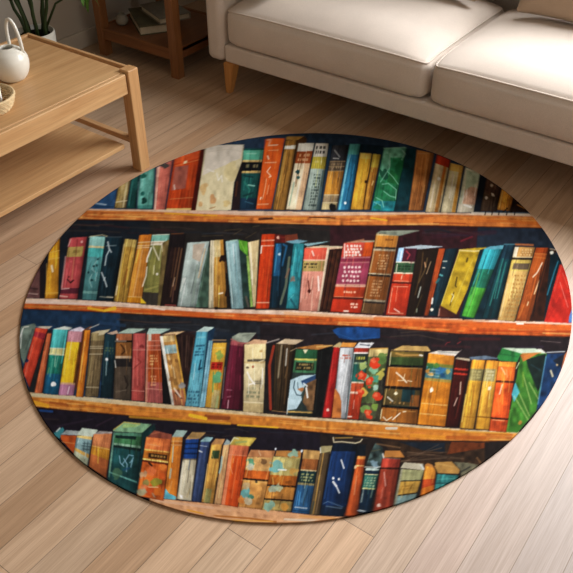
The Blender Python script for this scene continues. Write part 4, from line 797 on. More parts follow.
q = (312, 140, 436, 136, 420, 534, 304, 526); B(q, '#dcc38a', [(0.22, 0.255, '#5a5244', 0.15, 1), (0.255, 0.28, '#c8a870'), (0.28, 0.85, '#dfca98'), (0.86, 1, '#e4c88c')], 0.05, 0.04, 0.1, edge=0.3, text=[(0.62, 0.8, 0.12, 0.8, '#8a9070', 3), (0.53, 0.59, 0.5, 0.85, '#5a5a54', 2)]); S([(328, 298), (345, 335), (370, 368)], '#fcf8ec', 9); S([(340, 370), (370, 360)], '#f8f0e0', 9); D(330, 272, 7, '#6a5a48'); D(362, 268, 7, '#a83a24'); D(405, 178, 8, '#c8a060'); lines(q, (0.855,), '#f0e0b8', 5); S([(395, 240), (425, 230)], '#e8d8a8', 6)
P([(436, 140), (495, 138), (475, 522), (420, 536)], '#24201f', 0.1); S([(480, 150), (455, 260), (458, 400), (462, 510)], '#b63c20', 17, 0.9); S([(440, 130), (510, 110)], '#c8bcb0', 8, 0.8)
B((488, 138, 608, 140, 552, 522, 474, 520), '#42321f', (), 0.26, 0.05); P([(490, 136), (545, 108), (655, 115), (605, 140)], '#c0a888', 0.08); S([(525, 145), (505, 330)], '#a8a088', 10, 0.7); S([(556, 165), (548, 260)], '#d0ccc0', 9, 0.85); S([(565, 175), (540, 480)], '#6a4c2c', 8, 0.7); S([(500, 180), (490, 500)], '#2c2a24', 8, 0.7); S([(470, 520), (573, 530)], '#a8804c', 5)
T(280, 325, 5.73)
P([(215, 140), (308, 118), (295, 180), (236, 528), (188, 528)], '#151515', 0.15); P([(88, 132), (205, 112), (308, 116), (220, 142)], '#b87a3a', 0.1); S([(210, 125), (300, 118)], '#d8a860', 7); S([(240, 150), (200, 500)], '#2c3430', 7, 0.6); S([(95, 132), (60, 150)], '#c8b088', 4)
q = (90, 138, 217, 142, 186, 526, 36, 518); B(q, '#34423e', [(0, 0.14, '#285c3c'), (0.14, 0.165, '#c8bc58'), (0.165, 0.35, '#437c54'), (0.195, 0.315, '#26281c', 0.1, 0.88), (0.93, 0.95, '#c8a050'), (0.95, 1, '#26302c')], 0.08, 0.05, 0.15, text=[(0.205, 0.305, 0.16, 0.8, '#b89858', 2)])
P([(132, 140), (160, 142), (145, 165)], '#e8dcb0'); P([(60, 315), (120, 290), (205, 285), (150, 330), (120, 400), (125, 430), (95, 480), (42, 488)], '#aac8d4', 0.06); P([(155, 325), (208, 310), (190, 490), (160, 490), (130, 440)], '#7a5a3a', 0.12); P([(120, 320), (205, 285), (205, 310), (130, 345)], '#2c4c74', 0.1)
S([(85, 320), (78, 360), (95, 400), (125, 405)], '#1c2c34', 6); S([(100, 330), (105, 370)], '#384c54', 5); D(122, 370, 14, '#b87848'); S([(150, 360), (158, 415)], '#f0f4f0', 10); S([(135, 335), (155, 350)], '#e0ecf0', 9); S([(120, 440), (150, 470)], '#28343a', 8, 0.8); S([(45, 500), (180, 498)], '#c8a060', 4); S([(48, 420), (40, 510)], '#d8e4e4', 5)
B((306, 126, 348, 130, 296, 532, 240, 530), '#a61c1a', (), 0.08, 0.18, 0.3); S([(305, 200), (262, 460)], '#d85448', 5, 0.7); D(275, 488, 8, '#f0c8b8'); P([(300, 125), (340, 98), (355, 102), (345, 130)], '#b8a070')
P([(345, 126), (358, 100), (440, 102), (424, 128)], '#d88a3a', 0.08)
q = (344, 130, 424, 130, 378, 538, 298, 532); B(q, '#b6babe', (), 0.07, 0.15, 0.25, text=[(0.09, 0.17, 0.1, 0.85, '#c0482c', 2)]); P([(315, 360), (340, 395), (352, 440), (350, 534), (296, 532)], '#b66a30', 0.1); S([(395, 180), (360, 380)], '#e8ecec', 7, 0.7)
P([(425, 132), (452, 100), (540, 102), (512, 134)], '#ccccce', 0.08); S([(460, 112), (520, 118)], '#2c3040', 7); S([(525, 100), (510, 135)], '#e8e8e8', 5)
q = (424, 132, 512, 132, 462, 544, 376, 538); B(q, '#a83418', [(0, 0.06, '#a8301c'), (0.06, 0.08, '#e8e0d8'), (0.08, 0.2, '#2c3a32'), (0.2, 0.225, '#88a088'), (0.225, 0.47, '#1e5c54'), (0.47, 0.49, '#c8b8a0'), (0.49, 0.61, '#bc4c28'), (0.61, 0.64, '#e0b8a0'), (0.08, 1, '#7c9294', 0, 0.1)], 0.1, 0.08, 0.2, text=[(0.11, 0.18, 0.25, 0.85, '#d0c848', 1)]); S([(425, 430), (420, 480)], '#d88a78', 6); S([(390, 525), (410, 525)], '#f0d8c8', 8)
T(370, 335, 5.73)
q = (-6, 84, 106, 78, 56, 498, -66, 486); B(q, '#5c6c40', [(0, 0.1, '#c8b070'), (0.3, 1, '#403e34', 0.72, 1), (0.75, 1, '#4a4634')], 0.08, 0.05, 0.2, blob=0.2)
for (x, y, r_, c) in ((60, 130, 34, '#5a7a3c'), (20, 200, 24, '#78b08c'), (60, 230, 30, '#b4a848'), (-30, 240, 24, '#78a888'), (30, 250, 20, '#4a9a80'), (35, 300, 16, '#9cc0b0'), (-40, 330, 26, '#c8a040'), (30, 410, 20, '#7a9a40'), (-25, 420, 26, '#7aa050'), (20, 460, 22, '#50583c'), (-40, 180, 20, '#a8b868'), (0, 310, 16, '#3c4c34')): D(x, y, r_, c, 0.9)
for (x, y, r_) in ((26, 156, 30), (-2, 270, 24), (38, 352, 26), (-10, 455, 24), (-48, 235, 24), (-52, 330, 20)): D(x, y, r_, '#d63c1a'); D(x - 4, y - 6, r_ * 0.5, '#ee7048', 0.8)
S([(0, 80), (100, 76)], '#d8a048', 8)
P([(310, 92), (340, 96), (285, 515), (266, 512)], '#241a16'); P([(118, 88), (180, 60), (330, 66), (348, 94)], '#c09a58', 0.1); S([(130, 85), (200, 52), (320, 62)], '#3a2c20', 5)
q = (116, 92, 312, 98, 270, 512, 54, 494); B(q, '#a0601c', [(0, 0.19, '#6c5a28'), (0.08, 0.19, '#3c5028'), (0.19, 0.225, '#14100c'), (0.225, 0.49, '#aa641e'), (0.49, 0.53, '#14100c'), (0.53, 0.76, '#5c4c28'), (0.53, 0.7, '#1c3c40', 0.5, 0.85), (0.6, 0.76, '#a06024', 0.75, 1), (0.76, 0.8, '#14100c'), (0.8, 0.985, '#9c5e1e')], 0.1, 0.12, 0.25, text=[(0.7, 0.75, 0.2, 0.6, '#c89858', 1)])
S([(120, 100), (112, 175)], '#e8d4a8', 5); S([(110, 185), (300, 192)], '#c8a068', 4, 0.8); S([(95, 310), (80, 400)], '#c8a868', 5); S([(68, 425), (60, 480)], '#e8d8a8', 6); S([(110, 190), (98, 290)], '#d8b068', 5); S([(150, 105), (190, 115), (290, 115)], '#d8a050', 12, 0.7); S([(150, 215), (180, 240), (210, 272)], '#f4e8d0', 8); S([(200, 225), (190, 260), (160, 260)], '#e8d0a8', 5); S([(215, 262), (240, 266)], '#e8d8c0', 5); S([(100, 355), (130, 380)], '#ece8dc', 7); D(148, 336, 9, '#f0e4b8'); S([(75, 470), (95, 490), (125, 470)], '#e8e0c8', 6); S([(130, 485), (172, 448)], '#f4ecd8', 7); S([(190, 440), (205, 438)], '#f0e4c8', 7); S([(285, 115), (300, 118)], '#e8e4d8', 9); S([(125, 430), (260, 440)], '#d09c50', 4, 0.7); S([(108, 405), (265, 410)], '#5a7060', 4, 0.7)
P([(334, 104), (388, 90), (512, 94), (528, 82), (486, 122)], '#c8bcae', 0.06); S([(390, 96), (500, 104)], '#8a9090', 7)
q = (334, 104, 486, 120, 432, 526, 270, 512); B(q, '#d27c18', [(0, 0.13, '#e08a24'), (0.13, 0.18, '#8a8c38'), (0.18, 0.34, '#4c848c'), (0.34, 0.38, '#a88c3c')], 0.08, 0.08, 0.2, blob=0.12)
for (x, y, r_, c) in ((345, 180, 18, '#2c6c40'), (400, 200, 26, '#2a6a9c'), (380, 175, 16, '#4a7c34'), (420, 230, 16, '#1c4c70'), (350, 225, 14, '#d8a050'), (445, 210, 14, '#b0a050'), (330, 205, 12, '#c88028')): D(x, y, r_, c, 0.85)
for y in (195, 212, 230): S([(335, y), (395, y + 8)], '#b8d4d0', 3, 0.8)
lines(q, (0.7, 0.845), '#f0cc88', 4); D(355, 314, 10, '#f8f0d8', 1, 1.5); S([(340, 290), (310, 440)], '#e8a040', 9, 0.6); S([(430, 300), (415, 440)], '#b46410', 8, 0.5)
q = (490, 138, 574, 146, 512, 528, 430, 526); B(q, '#4c150f', [(0.13, 0.155, '#c43420'), (0.2, 0.225, '#c43420')], 0.14, 0.05); P([(488, 136), (500, 128), (570, 136), (574, 150)], '#a89880'); S([(520, 270), (515, 340)], '#d8b8a0', 7); S([(500, 360), (482, 405)], '#d8b8a8', 6); S([(530, 300), (490, 480)], '#702c20', 5, 0.8)
T(460, 335, 5.07)
P([(45, 112), (130, 104), (205, 120), (60, 128)], '#5c6c7c', 0.08)
P([(188, 112), (215, 64), (312, 92), (290, 138), (200, 130)], '#2c7a3c', 0.12); S([(200, 95), (290, 110)], '#1c5c30', 8, 0.6)
q = (60, 125, 130, 128, 70, 478, -2, 472); B(q, '#d79a2c', [(0, 0.12, '#e09428'), (0.13, 0.3, '#8a7e4e'), (0.83, 1, '#e0a030')], 0.14, 0.18, 0.25, text=[(0.15, 0.28, 0.15, 0.8, '#b8ac70', 3)]); lines(q, (0.83,), '#8a5410', 3); S([(70, 260), (55, 400)], '#a06418', 10, 0.6); S([(30, 300), (10, 440)], '#f4cc70', 6, 0.7)
q = (132, 128, 198, 132, 148, 482, 76, 476); B(q, '#da9a30', [(0, 0.12, '#e09028'), (0.12, 0.3, '#948858', 0.02, 0.86), (0.82, 1, '#e09c28')], 0.14, 0.18, 0.2, text=[(0.14, 0.28, 0.15, 0.75, '#c0b488', 3)]); lines(q, (0.82,), '#5a3408', 5); S([(150, 260), (130, 390)], '#8a5418', 10, 0.6); D(150, 270, 9, '#f8e8b8')
q = (196, 134, 287, 137, 236, 494, 146, 486); B(q, '#e4541a', [(0, 0.07, '#e8902c'), (0.07, 0.27, '#dc6420'), (0.27, 0.3, '#4a2418'), (0.8, 0.825, '#3c1c14'), (0.825, 1, '#c84c1c')], 0.1, 0.14, 0.2, blob=0.14); S([(210, 165), (230, 200)], '#f4c090', 6); S([(215, 250), (200, 300)], '#f8d8b8', 6); S([(190, 300), (200, 400)], '#f4803c', 8, 0.6); S([(165, 430), (225, 435)], '#f0b080', 4); S([(235, 175), (240, 215)], '#f0a060', 5)
P([(310, 92), (440, 92), (425, 200), (385, 385), (292, 495), (234, 492)], '#427c2c', 0.14); P([(335, 125), (435, 95), (420, 230), (395, 290), (345, 165)], '#1b2c28', 0.12); P([(262, 300), (280, 240), (302, 290), (275, 340)], '#48a8b4', 0.08); P([(305, 98), (400, 92), (320, 135)], '#c07030', 0.08)
for (a, b) in (((320, 200), (362, 350)), ((275, 310), (345, 430)), ((300, 295), (352, 410)), ((350, 240), (400, 330))): S([a, b], '#c0d080', 4, 0.85)
S([(300, 140), (285, 170)], '#c8e0a0', 5); S([(255, 380), (240, 490)], '#6aa83c', 7, 0.7); D(305, 445, 10, '#b87830', 0.8); S([(360, 150), (410, 180)], '#2c4c58', 6, 0.7); S([(320, 190), (320, 260)], '#7a9c30', 12, 0.6); D(365, 430, 9, '#a85c28', 0.8)
P([(214, 66), (380, 68), (436, 92), (312, 94)], '#b4c8ac', 0.06); S([(315, 94), (410, 90)], '#c87c3c', 5)
P([(440, 95), (535, 92), (560, 160), (500, 260), (388, 385)], '#1b3c64', 0.12); S([(436, 110), (412, 250), (395, 350)], '#5c9cc4', 6, 0.85); S([(460, 180), (470, 210)], '#d8c8a0', 9); D(492, 150, 6, '#c8a878'); P([(470, 130), (530, 95), (520, 170)], '#1c2430', 0.1); P([(390, 72), (430, 92), (440, 94), (410, 70)], '#d0ccc0'); S([(440, 88), (530, 84)], '#b8c0c4', 6)
P([(530, 100), (575, 40), (575, 160), (500, 235)], '#b46434', 0.1)

# --- fourth row
T(40, 400, 5.73)
P([(70, 195), (130, 155), (140, 172), (112, 222)], '#3c8890', 0.1); S([(95, 180), (115, 160)], '#e0e8e0', 7)
P([(120, 198), (150, 172), (228, 178), (212, 202)], '#98a0a0', 0.08); P([(118, 200), (212, 204), (192, 305), (120, 225)], '#b9521c', 0.1); S([(125, 240), (200, 250)], '#d88848', 5)
P([(212, 200), (242, 160), (334, 172), (300, 212)], '#b8c8b6', 0.06)
q = (210, 202, 302, 210, 272, 385, 190, 320); B(q, '#7c9ca0', [(0, 0.12, '#dcb468'), (0.62, 0.74, '#e0ac54'), (0.74, 1, '#bac2a4')], 0.08, 0.08, 0.12)
for (a, b) in (((240, 262), (292, 268)), ((246, 248), (290, 252)), ((255, 240), (250, 290)), ((275, 240), (268, 292)), ((244, 280), (285, 285))): S([a, b], '#2c3c44', 4, 0.9)
P([(310, 195), (340, 178), (415, 182), (412, 195)], '#9c9490', 0.08)
q = (306, 196, 414, 192, 380, 450, 278, 380); B(q, '#c76e38', [(0, 0.36, '#cf7c4c'), (0.36, 0.62, '#d08c24')], 0.08, 0.1, 0.12, text=[(0.43, 0.5, 0.2, 0.75, '#e0a848', 1)]); lines(q, (0.36,), '#e8b878', 4)
T(130, 415, 5.73)
P([(70, 98), (140, 52), (150, 90), (95, 130), (48, 450), (10, 440)], '#18393a', 0.12)
T(40, 400, 5.73)
P([(418, 172), (482, 124), (640, 140), (585, 188), (420, 180)], '#7aa880', 0.08); S([(422, 170), (480, 128), (573, 138)], '#c8a850', 6); P([(480, 135), (573, 142), (545, 155), (470, 160)], '#8cb06c', 0.08)
q = (418, 184, 588, 190, 552, 540, 386, 465); B(q, '#205456', [(0, 0.06, '#5a9478'), (0.06, 0.22, '#427a50'), (0.06, 0.12, '#16302c', 0.1, 0.8), (0.22, 0.26, '#82ac90'), (0.26, 0.31, '#18302e'), (0.8, 0.83, '#6ab0a8'), (0, 0.8, '#6a9a88', 0, 0.07)], 0.1, 0.12, 0.35, blob=0.16); S([(405, 340), (395, 440)], '#7cb098', 8, 0.6); D(440, 420, 26, '#5a7a54', 0.6, 1.2)
for s_ in (((455, 320), (460, 360), (480, 380)), ((470, 370), (490, 345), (510, 315), (535, 320)), ((515, 360), (530, 345), (520, 385)), ((480, 335), (500, 370), (495, 410)), ((535, 330), (525, 350))): S(s_, '#90bcd4', 6, 0.9)
S([(480, 400), (510, 390)], '#1c4a70', 14, 0.7)
T(130, 415, 5.73)
P([(100, 125), (140, 88), (240, 112), (236, 148)], '#8c4a38', 0.12); S([(120, 110), (170, 98)], '#b87050', 7, 0.7)
q = (92, 126, 238, 140, 192, 492, 38, 462); B(q, '#cc5f20', [(0, 0.2, '#d06a34'), (0.2, 0.22, '#e0a850'), (0.22, 0.36, '#a8621c'), (0.26, 0.34, '#3a2414', 0.2, 0.92), (0.36, 0.385, '#f0c868'), (0.385, 0.42, '#6a2c14')], 0.08, 0.08, 0.25, blob=0.2, text=[(0.27, 0.33, 0.3, 0.85, '#c89848', 1)])
for (x, y, r_, c) in ((150, 385, 26, '#7c9430'), (120, 320, 26, '#e07040'), (75, 340, 20, '#b8a080'), (190, 300, 18, '#e88030'), (110, 430, 24, '#c84c1c'), (65, 440, 26, '#90a890'), (90, 390, 18, '#7c8c54'), (160, 440, 22, '#d06c1c'), (80, 410, 16, '#e0784c'), (180, 350, 18, '#e05c1c')): D(x, y, r_, c, 0.75)
S([(108, 275), (125, 290)], '#2c1c14', 12); S([(105, 412), (160, 414)], '#e8d8a0', 5); S([(100, 165), (170, 180)], '#e8a078', 6, 0.6); S([(130, 450), (140, 470)], '#8aa0a0', 10, 0.6)
P([(240, 126), (266, 86), (330, 90), (302, 128)], '#8fa8a0', 0.08)
q = (238, 126, 304, 126, 266, 488, 194, 478); B(q, '#da7c24', [(0, 0.07, '#d88838'), (0.07, 0.14, '#b86a24')], 0.1, 0.1, 0.2); S([(248, 180), (242, 270)], '#a8c0b4', 7); S([(235, 310), (228, 360)], '#8ab0b4', 12, 0.8); P([(204, 420), (222, 448), (264, 468), (260, 486), (194, 480)], '#5cb2c8', 0.08); S([(240, 380), (225, 440)], '#f0b878', 6, 0.6); lines(q, (0.07, 0.13), '#e8b888', 4)
P([(318, 140), (355, 98), (436, 100), (396, 138)], '#b08a54', 0.1); S([(340, 125), (400, 128)], '#8a7048', 7)
q = (318, 140, 397, 136, 352, 494, 268, 482); B(q, '#d2c6a6', [(0, 0.315, '#1c4a94'), (0.06, 0.085, '#102c5c'), (0.14, 0.165, '#102c5c'), (0.22, 0.245, '#102c5c'), (0.315, 0.34, '#8a7c64')], 0.08, 0.1, 0.22); S([(305, 270), (285, 460)], '#ece4cc', 9, 0.7); D(296, 468, 9, '#ffffff', 0.8); S([(345, 420), (325, 470)], '#a8905c', 7, 0.7)
P([(400, 152), (432, 126), (478, 128), (458, 154)], '#88b0b4', 0.08)
B((402, 154, 460, 152, 408, 502, 350, 494), '#36466c', (), 0.08, 0.15, 0.25); S([(402, 175), (440, 180)], '#c8d0d8', 4); S([(396, 205), (412, 212)], '#d8dce0', 8); S([(400, 250), (365, 460)], '#566c94', 6, 0.6)
P([(464, 168), (490, 136), (545, 138), (528, 172)], '#c08a54', 0.1)
q = (464, 170, 530, 168, 478, 510, 408, 500); B(q, '#bf8a3c', [(0.1, 0.24, '#34482c', 0.22, 0.85), (0.75, 1, '#9a9458', 0.2, 0.7)], 0.16, 0.2, 0.2); S([(445, 280), (418, 480)], '#e0c890', 5, 0.8); S([(490, 270), (450, 470)], '#8a5c1c', 4, 0.7); S([(470, 225), (478, 248)], '#d8b060', 3)
P([(535, 170), (555, 138), (573, 150), (570, 175)], '#90a0a0')
B((534, 172, 572, 170, 524, 512, 480, 510), '#c29262', (), 0.1, 0.1, 0.15); S([(528, 240), (522, 300), (512, 330)], '#8cb8b8', 12, 0.85); S([(550, 200), (500, 490)], '#a07040', 4, 0.7)
T(215, 425, 5.73)
P([(80, 112), (108, 68), (240, 74), (200, 122), (160, 130)], '#c4a848', 0.12); S([(120, 100), (180, 95)], '#7a9c64', 12, 0.7); S([(86, 108), (110, 72), (135, 80)], '#c8d0b8', 6)
B((84, 114, 198, 120, 132, 472, 34, 456), '#e25418', [(0, 0.17, '#dc7048'), (0, 1, '#ec8458', 0, 0.22)], 0.1, 0.12, 0.22); S([(75, 170), (180, 178)], '#f0a078', 4, 0.7); S([(130, 190), (95, 420)], '#f09060', 6, 0.5); S([(85, 230), (100, 280)], '#f4b090', 5, 0.6)
P([(186, 180), (205, 142), (345, 148), (335, 190)], '#b87a4c', 0.1); S([(250, 150), (262, 175)], '#d8b088', 6)
q = (184, 182, 336, 188, 270, 486, 132, 468); B(q, '#cf9048', [(0, 0.26, '#c29256'), (0.26, 0.42, '#b8561a'), (0.42, 0.455, '#2a1c14')], 0.08, 0.06, 0.15, blob=0.16)
for (x, y, r_, c) in ((205, 212, 20, '#3c9478'), (200, 240, 20, '#b8c0b0'), (280, 205, 18, '#6a4c30'), (250, 240, 24, '#d8a060'), (170, 390, 26, '#4ca8b8'), (205, 410, 16, '#2c7c70'), (180, 350, 20, '#b8a078'), (240, 380, 30, '#e0984c'), (190, 440, 24, '#b0a890'), (150, 430, 20, '#d87c30')): D(x, y, r_, c, 0.8)
D(238, 326, 8, '#1c2830'); S([(185, 190), (190, 260)], '#e8c890', 5, 0.7); S([(150, 315), (290, 330)], '#e8b068', 4, 0.8)
P([(345, 178), (352, 146), (495, 150), (490, 190)], '#b87c3c', 0.1); D(450, 166, 34, '#8cb8a4', 0.9, 0.55)
q = (332, 180, 492, 188, 436, 498, 268, 486); B(q, '#b29c60', [(0, 0.34, '#ac9c5c'), (0.34, 0.52, '#b0601a'), (0.52, 0.55, '#241812'), (0.55, 0.78, '#d28c3c'), (0.78, 0.81, '#241812'), (0.81, 1, '#b89c58')], 0.08, 0.06, 0.2, blob=0.16)
for (x, y, r_, c) in ((355, 235, 36, '#5caab4'), (420, 220, 24, '#a8a068'), (450, 260, 22, '#c08c40'), (330, 365, 26, '#98b4a4'), (360, 360, 20, '#a8b898'), (305, 460, 30, '#7cb0a4'), (400, 470, 22, '#d08c34'), (370, 310, 20, '#d07c24'), (430, 330, 20, '#8a4c14')): D(x, y, r_, c, 0.8)
S([(362, 256), (408, 258)], '#f8f8f0', 8); S([(330, 300), (335, 340)], '#e0a850', 8, 0.8); D(347, 140, 7, '#d8e0e8'); D(497, 148, 8, '#d8e4f0')
T(300, 425, 5.73)
P([(14, 192), (20, 140), (120, 150), (110, 200)], '#b88c50', 0.1)
q = (14, 192, 108, 198, 56, 512, -48, 502); B(q, '#28567e', [(0, 0.2, '#8c5428'), (0.2, 0.22, '#c8b080'), (0.22, 0.44, '#1b383c'), (0.44, 0.48, '#8c8058')], 0.1, 0.12, 0.25, text=[(0.26, 0.42, 0.12, 0.85, '#a8a468', 3)]); S([(40, 350), (10, 440)], '#4c84ac', 16, 0.6); S([(-30, 470), (40, 478)], '#d8dce0', 5); S([(-40, 490), (45, 498)], '#14304c', 8, 0.7)
P([(116, 160), (118, 122), (186, 118), (172, 165)], '#a09468', 0.1)
B((114, 164, 172, 152, 112, 520, 52, 514), '#5e4c34', [(0, 1, '#a88040', 0.28, 0.42)], 0.2, 0.05); S([(116, 130), (118, 158)], '#d8e0d8', 6); S([(130, 190), (90, 430)], '#c09850', 4, 0.8); S([(80, 440), (65, 505)], '#3c4844', 12, 0.8)
P([(325, 110), (380, 110), (372, 180), (262, 520), (240, 520)], '#141c24', 0.1)
q = (188, 104, 330, 106, 256, 528, 112, 516); B(q, '#163460', [(0, 0.11, '#101c2c'), (0.86, 1, '#1a2c44')], 0.1, 0.14, 0.35); S([(190, 72), (194, 98), (240, 96), (318, 104), (345, 96), (356, 82)], '#ccc09c', 8); S([(200, 75), (300, 72)], '#a88840', 7); S([(236, 200), (252, 248)], '#f0f0f0', 8); D(190, 306, 7, '#e8ecf0'); D(222, 310, 7, '#e8ecf0'); S([(190, 325), (208, 350)], '#f8f8f8', 12); S([(208, 350), (226, 390)], '#f4f4f4', 7); S([(135, 450), (160, 438), (245, 470)], '#7c9cb8', 4, 0.8); S([(150, 465), (240, 478)], '#8ca8c0', 6, 0.6); S([(180, 180), (140, 420)], '#2c5890', 10, 0.6)
q = (328, 178, 378, 180, 328, 522, 258, 520); B(q, '#a8491c', [(0, 0.05, '#c87c38'), (0.15, 0.17, '#e0a860')], 0.12, 0.18, 0.3); S([(325, 290), (310, 400)], '#e0a078', 6, 0.7); D(318, 240, 8, '#e8c090', 0.9)
P([(376, 245), (400, 165), (432, 102), (475, 130), (472, 245), (430, 250)], '#3a4a48', 0.25); D(430, 225, 22, '#7c98a8', 0.8); S([(410, 150), (460, 140)], '#5c5c44', 8, 0.7); S([(395, 200), (440, 180)], '#24302c', 10, 0.7); S([(370, 240), (440, 244), (470, 236)], '#d8dcd4', 5); S([(440, 108), (573, 130)], '#8a6844', 10, 0.7)
q = (376, 246, 456, 250, 402, 506, 330, 500); B(q, '#152c40', [(0, 0.05, '#a8bcb4'), (0.14, 0.46, '#336c60'), (0.13, 0.15, '#c8c490'), (0.44, 0.47, '#b8b878')], 0.1, 0.1, 0.25, text=[(0.19, 0.42, 0.12, 0.88, '#a8b890', 4)]); S([(335, 488), (370, 495)], '#e8ecec', 6)
P([(478, 185), (488, 148), (573, 148), (600, 185)], '#c27e38', 0.1); S([(474, 165), (480, 190)], '#e0e0d8', 8); S([(480, 190), (573, 196)], '#a8a8a0', 7, 0.7)
q = (470, 190, 578, 196, 530, 490, 418, 500); B(q, '#8a3622', [(0, 0.17, '#a43a2a'), (0.17, 0.205, '#3a1812')], 0.1, 0.2, 0.35); S([(482, 270), (490, 350)], '#e0b0a4', 6, 0.85); S([(475, 360), (465, 420)], '#c88878', 5, 0.7); D(452, 460, 8, '#e8c8b8')
T(380, 425, 4.775)
P([(98, 205), (115, 178), (205, 185), (214, 216)], '#b0a890', 0.08)
q = (98, 210, 212, 216, 162, 372, 64, 392); B(q, '#c69a42', [(0, 0.32, '#a0a070'), (0.32, 0.35, '#3a3428'), (0.35, 0.7, '#cc9c40'), (0.7, 0.735, '#3a3020'), (0.735, 1, '#7c9a98'), (0, 1, '#a8a488', 0, 0.1)], 0.1, 0.05, 0.15, text=[(0.45, 0.6, 0.2, 0.8, '#a87828', 2)]); S([(195, 190), (212, 216)], '#d0d8d8', 7)
q = (214, 192, 268, 208, 258, 310, 192, 340); B(q, '#ce701c', [(0, 0.5, '#da8a2c'), (0.5, 0.78, '#b8461a')], 0.12, 0.1, 0.2); P([(212, 192), (225, 182), (265, 195), (268, 210)], '#b87838')
P([(262, 178), (345, 174), (385, 212), (375, 238), (272, 232)], '#ac8040', 0.1); S([(250, 185), (275, 232), (375, 236)], '#1c1c18', 6); S([(345, 174), (384, 214), (376, 240)], '#1c1c1c', 6); S([(280, 185), (350, 200)], '#c89c58', 6, 0.7)
B((272, 234, 376, 240, 370, 275, 258, 315), '#2f7876', (), 0.14, 0.12, 0.2); S([(275, 260), (360, 255)], '#5ca89c', 5, 0.6); S([(270, 278), (340, 278)], '#1c4448', 6)
P([(350, 176), (420, 180), (475, 192), (390, 250), (384, 214)], '#6e6a54', 0.12); S([(385, 225), (430, 200)], '#3c3c34', 8); S([(462, 155), (480, 180)], '#a87848', 4)

# --- weave the print: slight softening and a fine pile texture, then onto the rug
def soft(a):
    b = a.copy()
    for ax in (0, 1): b = 0.25 * np.roll(b, 1, ax) + 0.5 * b + 0.25 * np.roll(b, -1, ax)
    return b
IMG = soft(IMG) * (1 + rg.normal(0, 0.035, (H_, W_, 1)).astype(np.float32))
gray = IMG.mean(axis=2, keepdims=True)
IMG = np.clip(gray + (IMG - gray) * 0.92, 0, 1)
_s = IMG * IMG * (3 - 2 * IMG); IMG = np.clip(IMG * 0.6 + _s * 0.4, 0, 1)
_g = IMG.mean(axis=2, keepdims=True); IMG = np.clip(_g + (IMG - _g) * 0.9, 0, 1)
LIN = np.where(IMG > 0.04045, ((IMG + 0.055) / 1.055) ** 2.4, IMG / 12.92) * RUG_GAIN
LIN = np.clip(LIN, 0.002, 0.85)

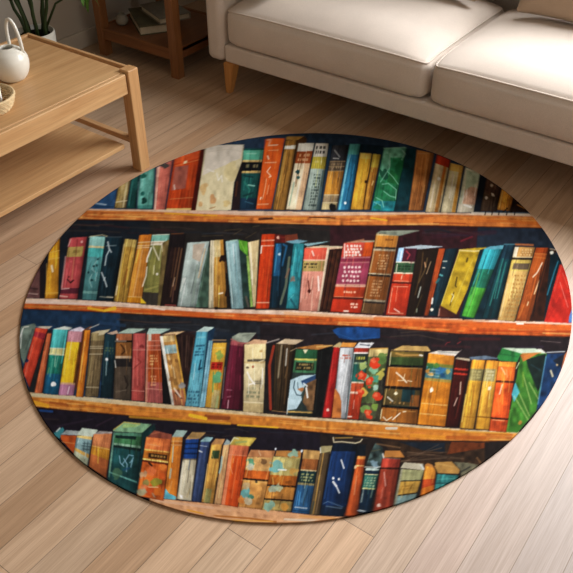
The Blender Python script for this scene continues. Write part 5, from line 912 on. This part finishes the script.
def build_rug():
    cx, cy, ra, rb = 295.7, 327.85, 276.9, 193.9; tilt = 0.0948     # outline of the oval on the design sheet
    ca, sa = math.cos(tilt), -math.sin(tilt)
    A = (ca / ra) ** 2 + (sa / rb) ** 2; Bq = 2 * ca * sa * (1 / ra ** 2 - 1 / rb ** 2); Cq = (sa / ra) ** 2 + (ca / rb) ** 2
    NR, NC = 500, 720
    ymax = math.sqrt(4 * A / (4 * A * Cq - Bq * Bq)) * 0.99995
    ys = -ymax * np.cos(np.linspace(0, PI, NR)); mixk = 0.12
    ys = ys * mixk + np.linspace(-ymax, ymax, NR) * (1 - mixk)
    disc = np.sqrt(np.maximum((Bq * ys) ** 2 - 4 * A * (Cq * ys ** 2 - 1), 0))
    xl = (-Bq * ys - disc) / (2 * A); xr = (-Bq * ys + disc) / (2 * A)
    t = np.linspace(0, 1, NC)[None]
    px = cx + xl[:, None] * (1 - t) + xr[:, None] * t; py = np.repeat((cy + ys)[:, None], NC, 1)
    # bring the design onto the floor plane, at the height of the pile
    zt = 0.006
    dirv = [RT[i] * ((px - CEN) / F_PX) - CU[i] * ((py - CEN) / F_PX) + FW[i] for i in range(3)]
    k = (zt - CAM_H) / dirv[2]
    wx, wy = dirv[0] * k, dirv[1] * k
    gx = np.clip((px - OX) * SS - 0.5, 0, W_ - 2); gy = np.clip((py - OY) * SS - 0.5, 0, H_ - 2)
    ix, iy = gx.astype(int), gy.astype(int); fx, fy = (gx - ix)[..., None], (gy - iy)[..., None]
    col = (LIN[iy, ix] * (1 - fx) + LIN[iy, ix + 1] * fx) * (1 - fy) + (LIN[iy + 1, ix] * (1 - fx) + LIN[iy + 1, ix + 1] * fx) * fy
    ox_, oy_ = float(wx.mean()), float(wy.mean())
    top = np.stack([wx - ox_, wy - oy_, np.full_like(wx, zt)], -1).reshape(-1, 3)
    idx = np.arange(NR * NC).reshape(NR, NC)
    quads = np.stack([idx[1:, :-1], idx[1:, 1:], idx[:-1, 1:], idx[:-1, :-1]], -1).reshape(-1, 4)
    rim = np.concatenate([idx[0, :], idx[1:, -1], idx[-1, -2::-1], idx[-2:0:-1, 0]])
    nb = len(rim); base_i = NR * NC + np.arange(nb)
    low = top[rim].copy(); low[:, 2] = 0.0008; low[:, :2] *= 1.001
    nx = np.roll(np.arange(nb), -1)
    sides = np.stack([rim, rim[nx], base_i[nx], base_i], -1)
    verts = np.concatenate([top, low]); faces = np.concatenate([quads, sides])
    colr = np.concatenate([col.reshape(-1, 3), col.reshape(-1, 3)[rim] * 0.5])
    me = bpy.data.meshes.new('rug')
    me.vertices.add(len(verts)); me.vertices.foreach_set('co', verts.astype(np.float32).ravel())
    me.loops.add(faces.size); me.loops.foreach_set('vertex_index', faces.astype(np.int32).ravel())
    me.polygons.add(len(faces)); me.polygons.foreach_set('loop_start', (np.arange(len(faces)) * 4).astype(np.int32))
    me.polygons.foreach_set('loop_total', np.full(len(faces), 4, np.int32))
    me.update(calc_edges=True); me.validate()
    at_ = me.color_attributes.new('print', 'FLOAT_COLOR', 'POINT')
    at_.data.foreach_set('color', np.concatenate([colr, np.ones((len(colr), 1))], 1).astype(np.float32).ravel())
    o = bpy.data.objects.new('rug', me); C.objects.link(o); o.location = (ox_, oy_, 0)
    s = NT('printed_pile', 0.85, 0.06); a = s.n('ShaderNodeAttribute', attribute_name='print')
    nz = s.noise((1, 1, 1), 900, 2); rp = s.ramp(nz, 'Fac', [(0.3, (0.93, 0.93, 0.93)), (0.7, (1.05, 1.05, 1.05))])
    s.bump(nz, 'Fac', 0.15, 0.001); s.base(s.mix('MULTIPLY', 1, a.outputs['Color'], rp.outputs['Color']))
    me.materials.append(s.m)
    tag(o, 'oval rug printed with a painting of crowded bookshelves on the oak floor', 'rug')
build_rug()


# ------------------------------------------------------------------ light
def area(name, loc, rot, sx, sy, power, color, spread=180):
    l = bpy.data.lights.new(name, 'AREA'); l.shape = 'RECTANGLE'; l.size = sx; l.size_y = sy; l.energy = power; l.color = color; l.spread = math.radians(spread)
    o = bpy.data.objects.new(name, l); C.objects.link(o); o.location = loc; o.rotation_euler = rot; return o
area('window_daylight', ((x0 + x1) / 2, WY + 0.12, (z0 + z1) / 2), (math.radians(-64), 0, 0), x1 - x0, z1 - z0, 150, (0.98, 0.985, 1.0), 135)  # lamp for the guessed window, spread narrowed to dim the sides
area('right_fill', (2.9, 0.6, 1.7), (0, math.radians(80), 0), 1.6, 2.6, 15, (1.0, 0.95, 0.88))  # added fill lamp; no window is built on this side
wd = bpy.data.worlds.new('world'); bpy.context.scene.world = wd; wd.use_nodes = True
bg = wd.node_tree.nodes['Background']; bg.inputs[0].default_value = (1.0, 0.93, 0.85, 1); bg.inputs[1].default_value = 0.27
vs = bpy.context.scene.view_settings
vs.view_transform = 'Standard'; vs.look = 'None'; vs.gamma = 1.0; vs.use_curve_mapping = False; vs.exposure = 0.10
